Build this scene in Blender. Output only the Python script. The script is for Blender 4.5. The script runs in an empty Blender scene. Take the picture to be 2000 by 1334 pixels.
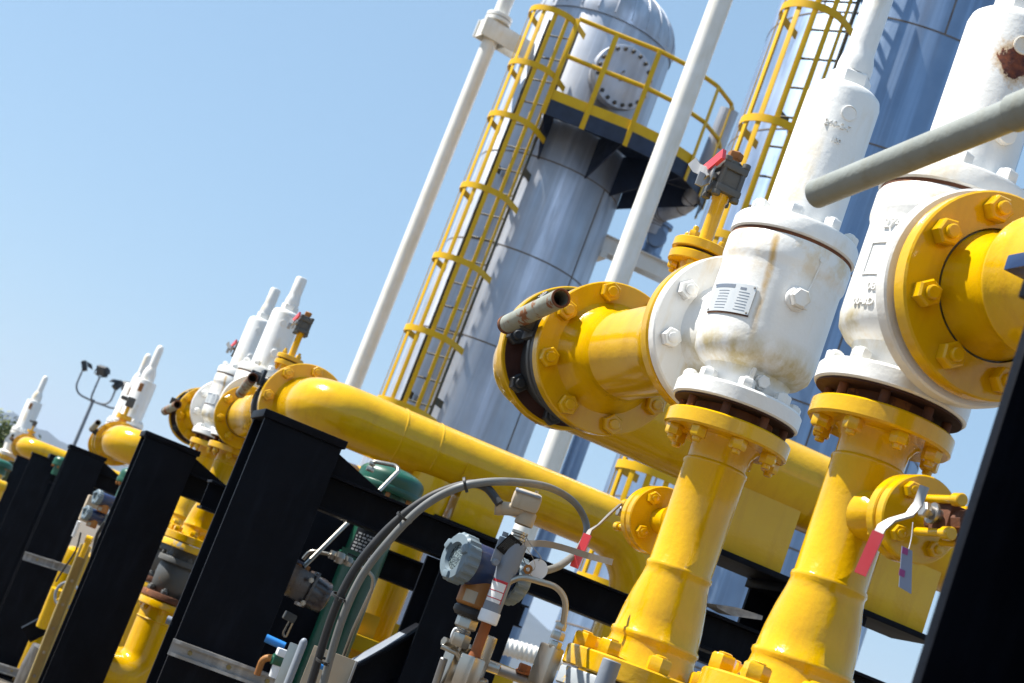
import bpy, bmesh, math, random
from mathutils import Vector, Matrix, Quaternion
random.seed(7)
R = math.radians
sc = bpy.context.scene
COL = sc.collection

# ------------------------------------------------------------------ camera
FPX = 3200.0                      # focal length in pixels of a 2000 px wide picture
ROLL, PITCH, HEAD = R(20.8), R(10.92), R(16.15)
CAM = Vector((0, 0, 1.6))
ch, sh, cp, sp = math.cos(HEAD), math.sin(HEAD), math.cos(PITCH), math.sin(PITCH)
FWD = Vector((sh*cp, ch*cp, sp))
LR = Vector((ch, -sh, 0)); LU = LR.cross(FWD)
RIGHT = math.cos(ROLL)*LR + math.sin(ROLL)*LU
UP = -math.sin(ROLL)*LR + math.cos(ROLL)*LU

def W(px, py, z):
    """a point of the place seen at a photo pixel, z metres deep"""
    return CAM + FWD*z + RIGHT*((px-1000)*z/FPX) + UP*((667-py)*z/FPX)
def proj(p):
    d = Vector(p)-CAM; z = d.dot(FWD)
    return 1000+d.dot(RIGHT)*FPX/z, 667-d.dot(UP)*FPX/z, z
def height_at(p, py):
    """height on the vertical through p that shows at photo row py"""
    lo, hi = 0.0, 60.0
    for _ in range(60):
        m = (lo+hi)/2
        if proj((p[0], p[1], m))[1] > py: lo = m
        else: hi = m
    return lo
def on_line(p0, d, px):
    """point along the direction d from p0 that shows at column px"""
    lo, hi = -30.0, 30.0
    p0 = Vector(p0); d = Vector(d)
    f = lambda t: proj(p0+d*t)[0]-px
    best = min((abs(f(lo+(hi-lo)*i/4000)), lo+(hi-lo)*i/4000) for i in range(4001) if (p0+d*(lo+(hi-lo)*i/4000)-CAM).dot(FWD) > 0.3)
    return p0+d*best[1]
EX, EY, EZ = Vector((1,0,0)), Vector((0,1,0)), Vector((0,0,1))
def AZ(a): return Vector((math.sin(R(a)), math.cos(R(a)), 0))   # compass direction, 0 = +Y, 90 = +X

# ------------------------------------------------------------------ objects
OFF = {}
def empty(name, label, cat, loc, rz=0, group=None, scale=1.0, world=True):
    o = bpy.data.objects.new(name, None); COL.objects.link(o)
    o.empty_display_size = .1
    o.location = loc; o.rotation_euler = (0, 0, R(rz)); o.scale = (scale,)*3
    o['label'] = label; o['category'] = cat
    if group: o['group'] = group
    OFF[o] = Vector(loc) if world else Vector()
    return o
def tag(o, label, cat, group=None):
    o['label'] = label; o['category'] = cat
    if group: o['group'] = group
    return o
def struct(o, kind='structure'):
    o['kind'] = kind; return o

def basis(ax):
    ax = Vector(ax).normalized()
    t = Vector((0,0,1)) if abs(ax.z) < .95 else Vector((1,0,0))
    u = t.cross(ax).normalized(); v = ax.cross(u)
    return u, v, ax
def fillet(pts, rad, n=8):
    pts = [Vector(p) for p in pts]; out = [pts[0]]
    for i in range(1, len(pts)-1):
        a, b, c = pts[i-1], pts[i], pts[i+1]
        d1, d2 = (a-b), (c-b); l1, l2 = d1.length, d2.length
        d1.normalize(); d2.normalize()
        ang = d1.angle(d2)
        if ang > 3.1: out.append(b); continue
        r = rad[i-1] if isinstance(rad, (list, tuple)) else rad
        t = min(r/math.tan(ang/2), l1*.49, l2*.49); rr = t*math.tan(ang/2)
        c0 = b+(d1+d2).normalized()*(rr/math.sin(ang/2))
        s, e = b+d1*t-c0, b+d2*t-c0
        for k in range(n+1):
            f = k/n; th = s.angle(e)
            q = (s*math.sin((1-f)*th)+e*math.sin(f*th))/math.sin(th)
            out.append(c0+q)
    out.append(pts[-1]); return out
def spline(pts, n=10):
    pts = [Vector(p) for p in pts]; P = [pts[0]*2-pts[1]]+pts+[pts[-1]*2-pts[-2]]; out = []
    for i in range(1, len(P)-2):
        p0, p1, p2, p3 = P[i-1:i+3]
        for k in range(n):
            t = k/n
            out.append(.5*((2*p1)+(p2-p0)*t+(2*p0-5*p1+4*p2-p3)*t*t+(3*p1-p0-3*p2+p3)*t**3))
    out.append(pts[-1]); return out

class MB:
    def __init__(s): s.bm = bmesh.new()
    def ring(s, c, u, v, r, seg, ph=0):
        return [s.bm.verts.new(c+u*(r*math.cos(ph+2*math.pi*i/seg))+v*(r*math.sin(ph+2*math.pi*i/seg))) for i in range(seg)]
    def face(s, vs):
        try: return s.bm.faces.new(vs)
        except ValueError: return None
    def lathe(s, prof, o=(0,0,0), ax=(0,0,1), seg=40, ph=0, a0=None, a1=None):
        o = Vector(o); u, v, w = basis(ax); prev = None
        for r, h in prof:
            c = o+w*h
            cur = [s.bm.verts.new(c)] if r < 1e-6 else s.ring(c, u, v, r, seg, ph)
            if prev:
                if len(prev) == 1 and len(cur) > 1:
                    for i in range(seg): s.face([prev[0], cur[(i+1)%seg], cur[i]])
                elif len(cur) == 1 and len(prev) > 1:
                    for i in range(seg): s.face([prev[i], prev[(i+1)%seg], cur[0]])
                elif len(cur) > 1:
                    for i in range(seg): s.face([prev[i], prev[(i+1)%seg], cur[(i+1)%seg], cur[i]])
            prev = cur
        return s
    def cyl(s, p0, p1, r, r1=None, seg=24, ch=0.0):
        p0, p1 = Vector(p0), Vector(p1); d = p1-p0; L = d.length; r1 = r if r1 is None else r1
        if ch: pr = [(0,0),(r-ch,0),(r,ch),(r1,L-ch),(r1-ch,L),(0,L)]
        else: pr = [(0,0),(r,0),(r1,L),(0,L)]
        return s.lathe(pr, p0, d, seg)
    def pipe(s, p0, p1, ro, ri, seg=24):
        p0, p1 = Vector(p0), Vector(p1); d = p1-p0; L = d.length
        return s.lathe([(ri,0),(ro-.001,0),(ro,.001),(ro,L-.001),(ro-.001,L),(ri,L),(ri,0)], p0, d, seg)
    def hexn(s, c, ax, r, h, stud=0, sr=None, ph=0):
        s.lathe([(0,0),(r*.94,0),(r,h*.1),(r,h*.86),(r*.86,h),(0,h)], c, ax, 6, ph)
        if stud:
            c = Vector(c)+Vector(ax).normalized()*(h*.9); sr = sr or r*.5
            s.lathe([(0,0),(sr,0),(sr,stud*.8),(sr*.8,stud),(0,stud)], c, ax, 16)
        return s
    def tube(s, pts, r, seg=14, cap=True, rf=None):
        pts = [Vector(p) for p in pts]; n = len(pts); prev = None; T = None; u = None
        for i, p in enumerate(pts):
            t = (pts[min(i+1,n-1)]-pts[max(i-1,0)]).normalized()
            if u is None: u, v, _ = basis(t)
            else:
                q = T.rotation_difference(t); u = q @ u; u = (u-t*u.dot(t)).normalized(); v = t.cross(u)
            T = t
            rr = rf(i/(n-1)) if rf else r
            cur = s.ring(p, u, v, rr, seg)
            if prev:
                for k in range(seg): s.face([prev[k], prev[(k+1)%seg], cur[(k+1)%seg], cur[k]])
            elif cap: s.face(list(reversed(cur)))
            prev = cur
        if cap: s.face(prev)
        return s
    def ribbon(s, pts, wdir, w, t):
        """flat bar swept along pts, width along wdir"""
        pts = [Vector(p) for p in pts]; n = len(pts); prev = None
        for i, p in enumerate(pts):
            tg = (pts[min(i+1,n-1)]-pts[max(i-1,0)]).normalized()
            wd = Vector(wdir[i] if isinstance(wdir, list) else wdir); wd = (wd-tg*wd.dot(tg)).normalized(); nn = tg.cross(wd)
            cur = [s.bm.verts.new(p+wd*(a*w/2)+nn*(b*t/2)) for a, b in ((-1,-1),(1,-1),(1,1),(-1,1))]
            if prev:
                for k in range(4): s.face([prev[k], prev[(k+1)%4], cur[(k+1)%4], cur[k]])
            else: s.face(list(reversed(cur)))
            prev = cur
        s.face(prev); return s
    def box(s, c, size, x=EX, y=EY, z=EZ, bev=0.0):
        c = Vector(c); x, y, z = (Vector(a).normalized() for a in (x, y, z)); sx, sy, sz = (a/2 for a in size)
        b = min(bev, sx*.9, sy*.9, sz*.9)
        if b <= 0:
            vs = [s.bm.verts.new(c+x*(i*sx)+y*(j*sy)+z*(k*sz)) for k in (-1,1) for j in (-1,1) for i in (-1,1)]
            for f in ((0,2,3,1),(4,5,7,6),(0,1,5,4),(2,6,7,3),(0,4,6,2),(1,3,7,5)): s.face([vs[i] for i in f])
        else:
            tb = bmesh.new(); bmesh.ops.create_cube(tb, size=1)
            for v in tb.verts: v.co = Vector((v.co.x*2*sx, v.co.y*2*sy, v.co.z*2*sz))
            bmesh.ops.bevel(tb, geom=tb.edges[:], offset=b, segments=2, affect='EDGES', profile=.6)
            mp = {v: s.bm.verts.new(c+x*v.co.x+y*v.co.y+z*v.co.z) for v in tb.verts}
            for f in tb.faces: s.face([mp[v] for v in f.verts])
            tb.free()
        return s
    def prism(s, poly, d):
        """polygon (3-D points) extruded by d"""
        a = [s.bm.verts.new(Vector(p)) for p in poly]; b = [s.bm.verts.new(Vector(p)+Vector(d)) for p in poly]; n = len(a)
        s.face(list(reversed(a))); s.face(b)
        for i in range(n): s.face([a[i], a[(i+1)%n], b[(i+1)%n], b[i]])
        return s
    def patch(s, r, az0, az1, z0, z1, t, o=(0,0,0), n=14):
        """curved plate lying on a vertical cylinder of radius r (azimuths in degrees)"""
        o = Vector(o); rows = []
        for rr in (r, r+t):
            for zz in (z0, z1):
                rows.append([s.bm.verts.new(o+AZ(az0+(az1-az0)*i/n)*rr+EZ*zz) for i in range(n+1)])
        a, b, c, d = rows
        for i in range(n):
            for p, q in ((a,b),(b,d),(d,c),(c,a)): s.face([p[i], p[i+1], q[i+1], q[i]])
        for k in (0, n): s.face([a[k], b[k], d[k], c[k]])
        return s
    def text(s, string, size, depth, fn):
        cu = bpy.data.curves.new('lettering', 'FONT'); cu.body = string; cu.size = size; cu.extrude = depth; cu.resolution_u = 3
        cu.align_x = 'CENTER'; cu.align_y = 'CENTER'
        ob = bpy.data.objects.new('lettering', cu); me = bpy.data.meshes.new_from_object(ob)
        mp = [s.bm.verts.new(fn(v.co)) for v in me.vertices]
        for p in me.polygons: s.face([mp[i] for i in p.vertices])
        bpy.data.meshes.remove(me); bpy.data.objects.remove(ob); bpy.data.curves.remove(cu)
        return s
    def build(s, name, mat, parent=None, world=True, angle=38, label=None):
        bm = s.bm
        bmesh.ops.recalc_face_normals(bm, faces=bm.faces[:])
        off = Vector()
        if parent is not None:
            q = parent
            while q.parent is not None: q = q.parent
            off = OFF.get(q, Vector())
        else:
            c = Vector()
            for v in bm.verts: c += v.co
            c /= max(1, len(bm.verts)); c.z = min(v.co.z for v in bm.verts); off = c
        if off.length: bmesh.ops.translate(bm, verts=bm.verts[:], vec=-off)
        me = bpy.data.meshes.new(name); bm.to_mesh(me); bm.free()
        for p in me.polygons: p.use_smooth = True
        me.set_sharp_from_angle(angle=R(angle))
        ms = mat if isinstance(mat, (list, tuple)) else [mat]
        for m in ms: me.materials.append(m)
        o = bpy.data.objects.new(name, me); COL.objects.link(o)
        if parent is not None: o.parent = parent
        else: o.location = off
        if label: o['label'] = label
        return o

NUTS = {}
def bolt(parent, pos, ax, r, h, mat, stud=.6, ph=0, name='bolt'):
    """one hexagon nut with its stud end, sharing its mesh with the others of its size"""
    key = (round(r,4), round(h,4), mat.name, round(stud,2))
    if key not in NUTS:
        m = MB(); m.hexn((0,0,0), EZ, r, h, stud*h, r*.52)
        o = m.build(name, mat); NUTS[key] = o.data; bpy.data.objects.remove(o)
    q = parent
    while q.parent is not None: q = q.parent
    o = bpy.data.objects.new(name, NUTS[key]); COL.objects.link(o); o.parent = parent
    o.location = Vector(pos)-OFF.get(q, Vector())
    rot = EZ.rotation_difference(Vector(ax).normalized()) @ Quaternion(EZ, ph)
    o.rotation_mode = 'QUATERNION'; o.rotation_quaternion = rot
    return o
def bolt_ring(parent, c, ax, rad, n, r, h, mat, a0=0, stud=.6, skip=()):
    u, v, w = basis(ax); c = Vector(c)
    for i in range(n):
        if i in skip: continue
        a = a0+2*math.pi*i/n
        bolt(parent, c+u*(rad*math.cos(a))+v*(rad*math.sin(a)), ax, r, h, mat, stud, random.uniform(0,1))
def flange_prof(r_in, R_, h, c=.004, r_hub=None):
    return [(r_in, 0), (R_-c, 0), (R_, c), (R_, h-c), (R_-c, h), (r_in, h)]

# ------------------------------------------------------------------ materials
class NT:
    def __init__(s, name):
        s.m = bpy.data.materials.new(name); s.m.use_nodes = True; s.t = s.m.node_tree; s.n = s.t.nodes
        s.b = s.n['Principled BSDF']
        tc = s.n.new('ShaderNodeTexCoord'); oi = s.n.new('ShaderNodeObjectInfo')
        ad = s.n.new('ShaderNodeVectorMath'); ad.operation = 'MULTIPLY_ADD'
        s.t.links.new(oi.outputs['Random'], ad.inputs[0]); ad.inputs[1].default_value = (17, 11, 5)
        s.t.links.new(tc.outputs['Object'], ad.inputs[2]); s.co = ad.outputs[0]; s.raw = tc.outputs['Object']
    def link(s, a, b): s.t.links.new(a, b)
    def noise(s, scale, detail=4, rough=.55, stretch=None, raw=False, dist=0):
        src = s.raw if raw else s.co
        if stretch:
            mp = s.n.new('ShaderNodeMapping'); mp.inputs['Scale'].default_value = stretch; s.link(src, mp.inputs['Vector']); src = mp.outputs[0]
        n = s.n.new('ShaderNodeTexNoise'); n.inputs['Scale'].default_value = scale; n.inputs['Detail'].default_value = detail
        n.inputs['Roughness'].default_value = rough; n.inputs['Distortion'].default_value = dist
        s.link(src, n.inputs['Vector']); return n.outputs['Fac']
    def ramp(s, fac, stops):
        r = s.n.new('ShaderNodeValToRGB'); e = r.color_ramp.elements
        while len(e) < len(stops): e.new(.5)
        for el, (p, c) in zip(e, stops): el.position = p; el.color = (c, c, c, 1) if not hasattr(c, '__len__') else (*c, 1)
        s.link(fac, r.inputs[0]); return r.outputs[0]
    def mix(s, fac, a, b, blend='MIX'):
        m = s.n.new('ShaderNodeMix'); m.data_type = 'RGBA'; m.blend_type = blend
        for sock, v in ((m.inputs[0], fac), (m.inputs[6], a), (m.inputs[7], b)):
            if hasattr(v, 'is_linked'): s.link(v, sock)
            elif hasattr(v, '__len__'): sock.default_value = (*v, 1)
            else: sock.default_value = v
        return m.outputs[2]
    def math(s, op, a, b=0.0, c=0.0):
        m = s.n.new('ShaderNodeMath'); m.operation = op
        for i, v in enumerate((a, b, c)):
            if hasattr(v, 'is_linked'): s.link(v, m.inputs[i])
            else: m.inputs[i].default_value = v
        return m.outputs[0]
    def sep(s, src):
        x = s.n.new('ShaderNodeSeparateXYZ'); s.link(src, x.inputs[0]); return x.outputs
    def set(s, name, v):
        i = s.b.inputs[name]
        if hasattr(v, 'is_linked'): s.link(v, i)
        elif hasattr(v, '__len__'): i.default_value = (*v, 1)
        else: i.default_value = v
    def bump(s, hgt, strength=.2, dist=.01, prev=None):
        b = s.n.new('ShaderNodeBump'); b.inputs['Strength'].default_value = strength; b.inputs['Distance'].default_value = dist
        s.link(hgt, b.inputs['Height'])
        if prev: s.link(prev, b.inputs['Normal'])
        s.link(b.outputs[0], s.b.inputs['Normal']); return b.outputs[0]

def paint(name, c1, c2, rough=.35, peel=.25, rust=None, rust_amt=.66, grime=None, coat=0, spec=.5, peel_scale=90):
    k = NT(name)
    col = k.mix(k.ramp(k.noise(6), [(.35, 0.), (.65, 1.)]), c1, c2)
    if grime:
        col = k.mix(k.ramp(k.noise(5, 6, .65, (3, 3, .5)), [(.5, 0.), (.75, .55)]), col, grime)
    if rust:
        f = k.ramp(k.noise(9, 8, .7), [(rust_amt, 0.), (rust_amt+.03, 1.)])
        col = k.mix(f, col, rust); k.set('Roughness', k.mix(f, (rough,)*3, (.85,)*3))
    else:
        k.set('Roughness', k.ramp(k.noise(12, 5), [(.3, rough*.8), (.7, min(1, rough*1.3))]))
    k.set('Base Color', col); k.set('Specular IOR Level', spec)
    if coat: k.set('Coat Weight', coat); k.set('Coat Roughness', .07)
    b = k.bump(k.noise(peel_scale, 3), peel, .0016)
    k.bump(k.noise(14, 3), peel*.8, .006, b)
    return k.m

M = {}
M['yellow'] = paint('yellow_gloss_paint', (.67,.392,.0015), (.63,.352,.0015), .16, .42, grime=(.46,.22,.003), spec=.3, coat=.35, rust=(.16,.06,.015), rust_amt=.765)
M['yellow_flat'] = paint('yellow_rail_paint', (.67,.40,.002), (.62,.355,.002), .42, .12, spec=.28)
M['black'] = paint('black_steel_paint', (.0016,.0020,.0042), (.0030,.0038,.007), .5, .35, grime=(.010,.012,.019), rust=(.10,.035,.012), rust_amt=.745, spec=.10)
M['navy'] = paint('dark_navy_paint', (.007,.016,.045), (.005,.011,.03), .5, .1)
M['green'] = paint('green_vessel_paint', (.003,.085,.045), (.002,.062,.035), .35, .15, grime=(.010,.05,.022), coat=.1)
M['red'] = paint('red_plastic_sleeve', (.62,.045,.06), (.66,.09,.10), .4, .05)
M['blue'] = paint('blue_housing_paint', (.008,.032,.125), (.010,.03,.09), .35, .1, grime=(.05,.05,.08), coat=.2)
M['greycap'] = paint('pale_grey_cover', (.15,.205,.25), (.125,.17,.205), .5, .15)
M['castgrey'] = paint('dark_grey_casting', (.065,.075,.085), (.09,.085,.075), .6, .35, rust=(.20,.08,.02), rust_amt=.62)
M['bodygrey'] = paint('grey_fitting_paint', (.17,.20,.25), (.20,.22,.25), .5, .2)
M['beige'] = paint('beige_fitting_paint', (.40,.33,.24), (.36,.30,.22), .55, .2, grime=(.22,.16,.09))
M['amber'] = paint('amber_rusty_neck', (.40,.17,.03), (.25,.09,.02), .6, .3, grime=(.10,.05,.02))
M['rubber'] = paint('black_rubber', (.012,.012,.013), (.02,.02,.02), .55, .1)
M['conduit'] = paint('grey_flexible_conduit', (.13,.14,.145), (.16,.16,.15), .55, .15, grime=(.09,.08,.07))
M['conduit_dark'] = paint('dark_flexible_conduit', (.018,.019,.022), (.027,.027,.028), .5, .15)
M['rust'] = paint('rusty_steel', (.17,.055,.018), (.08,.028,.013), .85, .9, grime=(.04,.016,.010), rust=(.30,.10,.02), rust_amt=.58)
M['rust_fringe'] = paint('rust_bleeding_through_paint', (.62,.42,.24), (.72,.62,.48), .6, .4, rust=(.30,.11,.03), rust_amt=.54)
M['rust_dark'] = paint('dark_rust', (.055,.016,.010), (.03,.011,.009), .85, .5)
M['orange_rust'] = paint('orange_rust', (.36,.10,.02), (.20,.06,.015), .85, .6)
M['tan'] = paint('galvanised_strut_yellow_lit', (.40,.30,.10), (.33,.25,.10), .5, .15, grime=(.2,.14,.05))  # galvanised steel with the yellow light on it mixed into the colour
M['white_pipe'] = paint('white_pipe_paint', (.80,.79,.76), (.74,.72,.66), .35, .06, grime=(.60,.54,.42), coat=.2)
M['white_tag'] = paint('white_tag', (.75,.78,.82), (.7,.72,.75), .4, .02)
M['label_white'] = paint('white_label', (.75,.75,.74), (.7,.7,.7), .4, .02)
M['label_red'] = paint('red_label_ink', (.45,.015,.03), (.42,.015,.03), .4, .02)
M['bluetube'] = paint('blue_tubing', (.02,.20,.60), (.02,.18,.5), .35, .05)
M['mauve'] = paint('mauve_tag_ink', (.32,.06,.25), (.3,.06,.25), .5, .02)
M['bluetag'] = paint('blue_grey_tag', (.25,.32,.48), (.22,.28,.42), .45, .02)
M['ochre'] = paint('ochre_deck_yellow', (.62,.34,.01), (.55,.28,.01), .5, .1)

def white_paint(name, streak=.6, chip=.78, seed=0.0):
    """thick brushed white paint, rust-stained where water has run over it"""
    k = NT(name)
    base = k.mix(k.ramp(k.noise(7), [(.3, 0.), (.7, 1.)]), (.80,.80,.79), (.74,.735,.71))
    st = k.noise(1.0, 6, .62, (13, 13, 2.2))
    patch = k.noise(4.2, 5, .6)
    f = k.math('MULTIPLY', k.ramp(st, [(streak, 0.), (streak+.2, 1.)]), k.ramp(patch, [(.45, 0.), (.62, 1.)]))
    col = k.mix(k.math('MULTIPLY', f, .8), base, (.60,.40,.10))
    g = k.ramp(k.noise(16, 7, .7), [(.60, 0.), (.72, .6)])
    col = k.mix(k.math('MULTIPLY', g, k.ramp(patch, [(.42, 0.), (.6, .8)])), col, (.62,.52,.34))
    cf = k.ramp(k.noise(7.5, 8, .72), [(chip, 0.), (chip+.015, 1.)])
    col = k.mix(cf, col, (.10,.025,.012))
    k.set('Base Color', col); k.set('Roughness', k.mix(cf, (.36,)*3, (.9,)*3)); k.set('Coat Weight', .15); k.set('Coat Roughness', .15)
    b = k.bump(k.noise(75, 3), .4, .002)
    k.bump(k.noise(15, 4), .22, .006, b)
    return k
M['white'] = white_paint('white_valve_paint', .50, .74).m
def valve_body_paint():
    """as the white paint, with the rust run below the seam and the ochre stain under the bulge"""
    k = white_paint('white_body_paint', .56, .76)
    x, y, z = k.sep(k.raw)
    ang = k.math('ARCTAN2', x, y)
    col = k.b.inputs['Base Color'].links[0].from_socket
    # the run: a narrow wavering line at one azimuth
    wob = k.math('MULTIPLY_ADD', k.noise(9, 3, .5, None, True), .16, -.08)
    cen = k.math('ADD', k.math('MULTIPLY_ADD', z, .6, -2.68), wob)
    d = k.math('ABSOLUTE', k.math('SUBTRACT', ang, cen))
    run = k.ramp(d, [(0., 1.), (.028, .8), (.075, 0.)])
    zr = k.ramp(z, [(.12, 0.), (.2, .55), (.42, 1.), (.431, 0.)])
    run = k.math('MULTIPLY', k.math('MULTIPLY', run, zr), k.ramp(k.noise(30, 4, .6, None, True), [(.3, .35), (.6, 1.)]))
    col = k.mix(run, col, (.52,.30,.04))
    st = k.math('MULTIPLY', k.ramp(z, [(.07, 0.), (.10, .9), (.135, .85), (.19, 0.)]), k.ramp(k.noise(11, 6, .65, (1, 1, .6), True), [(.42, 0.), (.6, 1.)]))
    col = k.mix(k.math('MULTIPLY', st, .85), col, (.46,.34,.07))
    s2 = k.math('MULTIPLY', k.ramp(z, [(.31, 0.), (.36, .5), (.425, .9), (.431, .7)]), k.ramp(k.noise(12, 6, .7, None, True), [(.46, 0.), (.64, 1.)]))
    col = k.mix(k.math('MULTIPLY', s2, .75), col, (.62,.42,.13))
    k.link(col, k.b.inputs['Base Color'])
    return k.m
M['white_body'] = valve_body_paint()

def chipped_paint():
    """the white paint with one big rusty chip, ragged at its edge, on the bonnet of the nearest valve"""
    k = white_paint('white_paint_with_rust_chip', .56, .76)
    d = k.n.new('ShaderNodeVectorMath'); d.operation = 'DISTANCE'; k.link(k.raw, d.inputs[0]); c = AZ(9)*.096+EZ*.760; d.inputs[1].default_value = c
    r = k.math('ADD', d.outputs['Value'], k.math('MULTIPLY_ADD', k.noise(38, 7, .72, None, True), .075, -.0375))
    core = k.ramp(r, [(.040, 1.), (.042, 0.)]); fr = k.ramp(r, [(.042, .9), (.058, 0.)])
    col = k.b.inputs['Base Color'].links[0].from_socket
    col = k.mix(fr, col, (.55,.36,.17))
    rc = k.mix(k.ramp(k.noise(60, 5, .7, None, True), [(.40, 0.), (.65, 1.)]), (.06,.012,.008), (.20,.05,.016))
    k.link(k.mix(core, col, rc), k.b.inputs['Base Color'])
    k.link(k.mix(core, (.36,)*3, (.9,)*3), k.b.inputs['Roughness'])
    return k.m
M['white_chipped'] = chipped_paint()

def metal(name, c1, c2, rough=.3, streak=True, bump=.05, dirt=(.30,.25,.18), dirt_amt=.35, met=1.0):
    k = NT(name)
    col = k.mix(k.ramp(k.noise(3), [(.3, 0.), (.7, 1.)]), c1, c2)
    if streak:
        col = k.mix(k.math('MULTIPLY', k.ramp(k.noise(1.0, 6, .6, (2.6, 2.6, .16)), [(.5, 0.), (.72, 1.)]), dirt_amt), col, dirt)
    if streak:
        st = k.ramp(k.noise(1.0, 5, .6, (6, 6, .08)), [(.42, 0.), (.50, .0), (.58, .8), (.68, 0.)])
        col = k.mix(k.math('MULTIPLY', st, dirt_amt), col, tuple(min(1, 1.7*v) for v in c1))
    k.set('Base Color', col); k.set('Metallic', met)
    k.set('Roughness', k.ramp(k.noise(4, 6, .6, (2, 2, .3)), [(.3, rough*.75), (.75, min(1, rough*1.5))]))
    k.bump(k.noise(2.2, 4), bump, .05)
    return k.m
M['clad'] = metal('aluminium_cladding', (.46,.485,.54), (.38,.41,.47), .48, dirt_amt=.34, met=.75, dirt=(.27,.21,.16))
M['clad_blue'] = metal('weathered_cladding_sky_tint', (.23,.31,.44), (.18,.26,.39), .42, dirt_amt=.45, dirt=(.13,.13,.17), met=.7)  # blue of the reflected sky is mixed into the metal's colour
M['steel'] = metal('stainless_steel', (.46,.425,.37), (.38,.35,.30), .3, streak=False, bump=.02)
M['steel_dull'] = metal('dull_galvanised_steel', (.34,.34,.34), (.27,.27,.28), .5, streak=True, bump=.1, dirt=(.24,.17,.07), dirt_amt=.7)
M['seam'] = paint('dull_seam_sealant', (.16,.13,.10), (.11,.09,.08), .7, .1)
M['plate'] = metal('stamped_steel_plate', (.72,.72,.70), (.64,.64,.63), .38, streak=False, bump=.02, met=.5)
M['ink'] = paint('stamped_ink', (.10,.13,.19), (.14,.17,.22), .5, .02)
M['dark_plate'] = paint('dark_nameplate', (.006,.007,.009), (.009,.01,.012), .4, .05, spec=.2)
M['pale_ink'] = paint('pale_plate_lettering', (.35,.35,.36), (.3,.3,.3), .5, .02)
k = NT('speckled_display_glass'); k.set('Base Color', k.mix(k.ramp(k.noise(260, 3, .7), [(.5, 0.), (.58, 1.)]), (.02,.032,.034), (.20,.26,.27))); k.set('Roughness', .2); k.set('Coat Weight', .6); M['glass'] = k.m
M['handle'] = paint('galvanised_handle_pipe', (.30,.32,.28), (.24,.25,.21), .5, .3, grime=(.16,.11,.04), rust=(.20,.07,.018), rust_amt=.53)
M['handle_grey'] = paint('grey_painted_handle_pipe', (.24,.26,.245), (.20,.215,.195), .5, .5, grime=(.17,.145,.08), rust=(.13,.07,.025), rust_amt=.68)
M['inside'] = paint('black_pipe_bore', (.006,.004,.003), (.01,.006,.004), .9, .1)  # near-black discs set inside the open lever pipes
M['castblack'] = paint('sooty_black_casting', (.018,.022,.028), (.028,.03,.034), .5, .4, rust=(.10,.03,.012), rust_amt=.70)
M['oily'] = paint('oily_dark_metal', (.03,.032,.04), (.08,.05,.035), .25, .2, coat=.3)
# ================================================================== SKID EQUIPMENT
A0 = W(1434, 809, 4.0)                                   # foot of the relief valve in the middle of the picture
B0 = A0 - EY*((4.0-3.344)/(FWD.y))
C0 = W(418, 859, 11.75)                                  # second skid, rear valve
D0 = W(458, 866, 10.6)                                   # second skid, front valve
VG = 'white angle relief valves on the skids'

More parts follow.
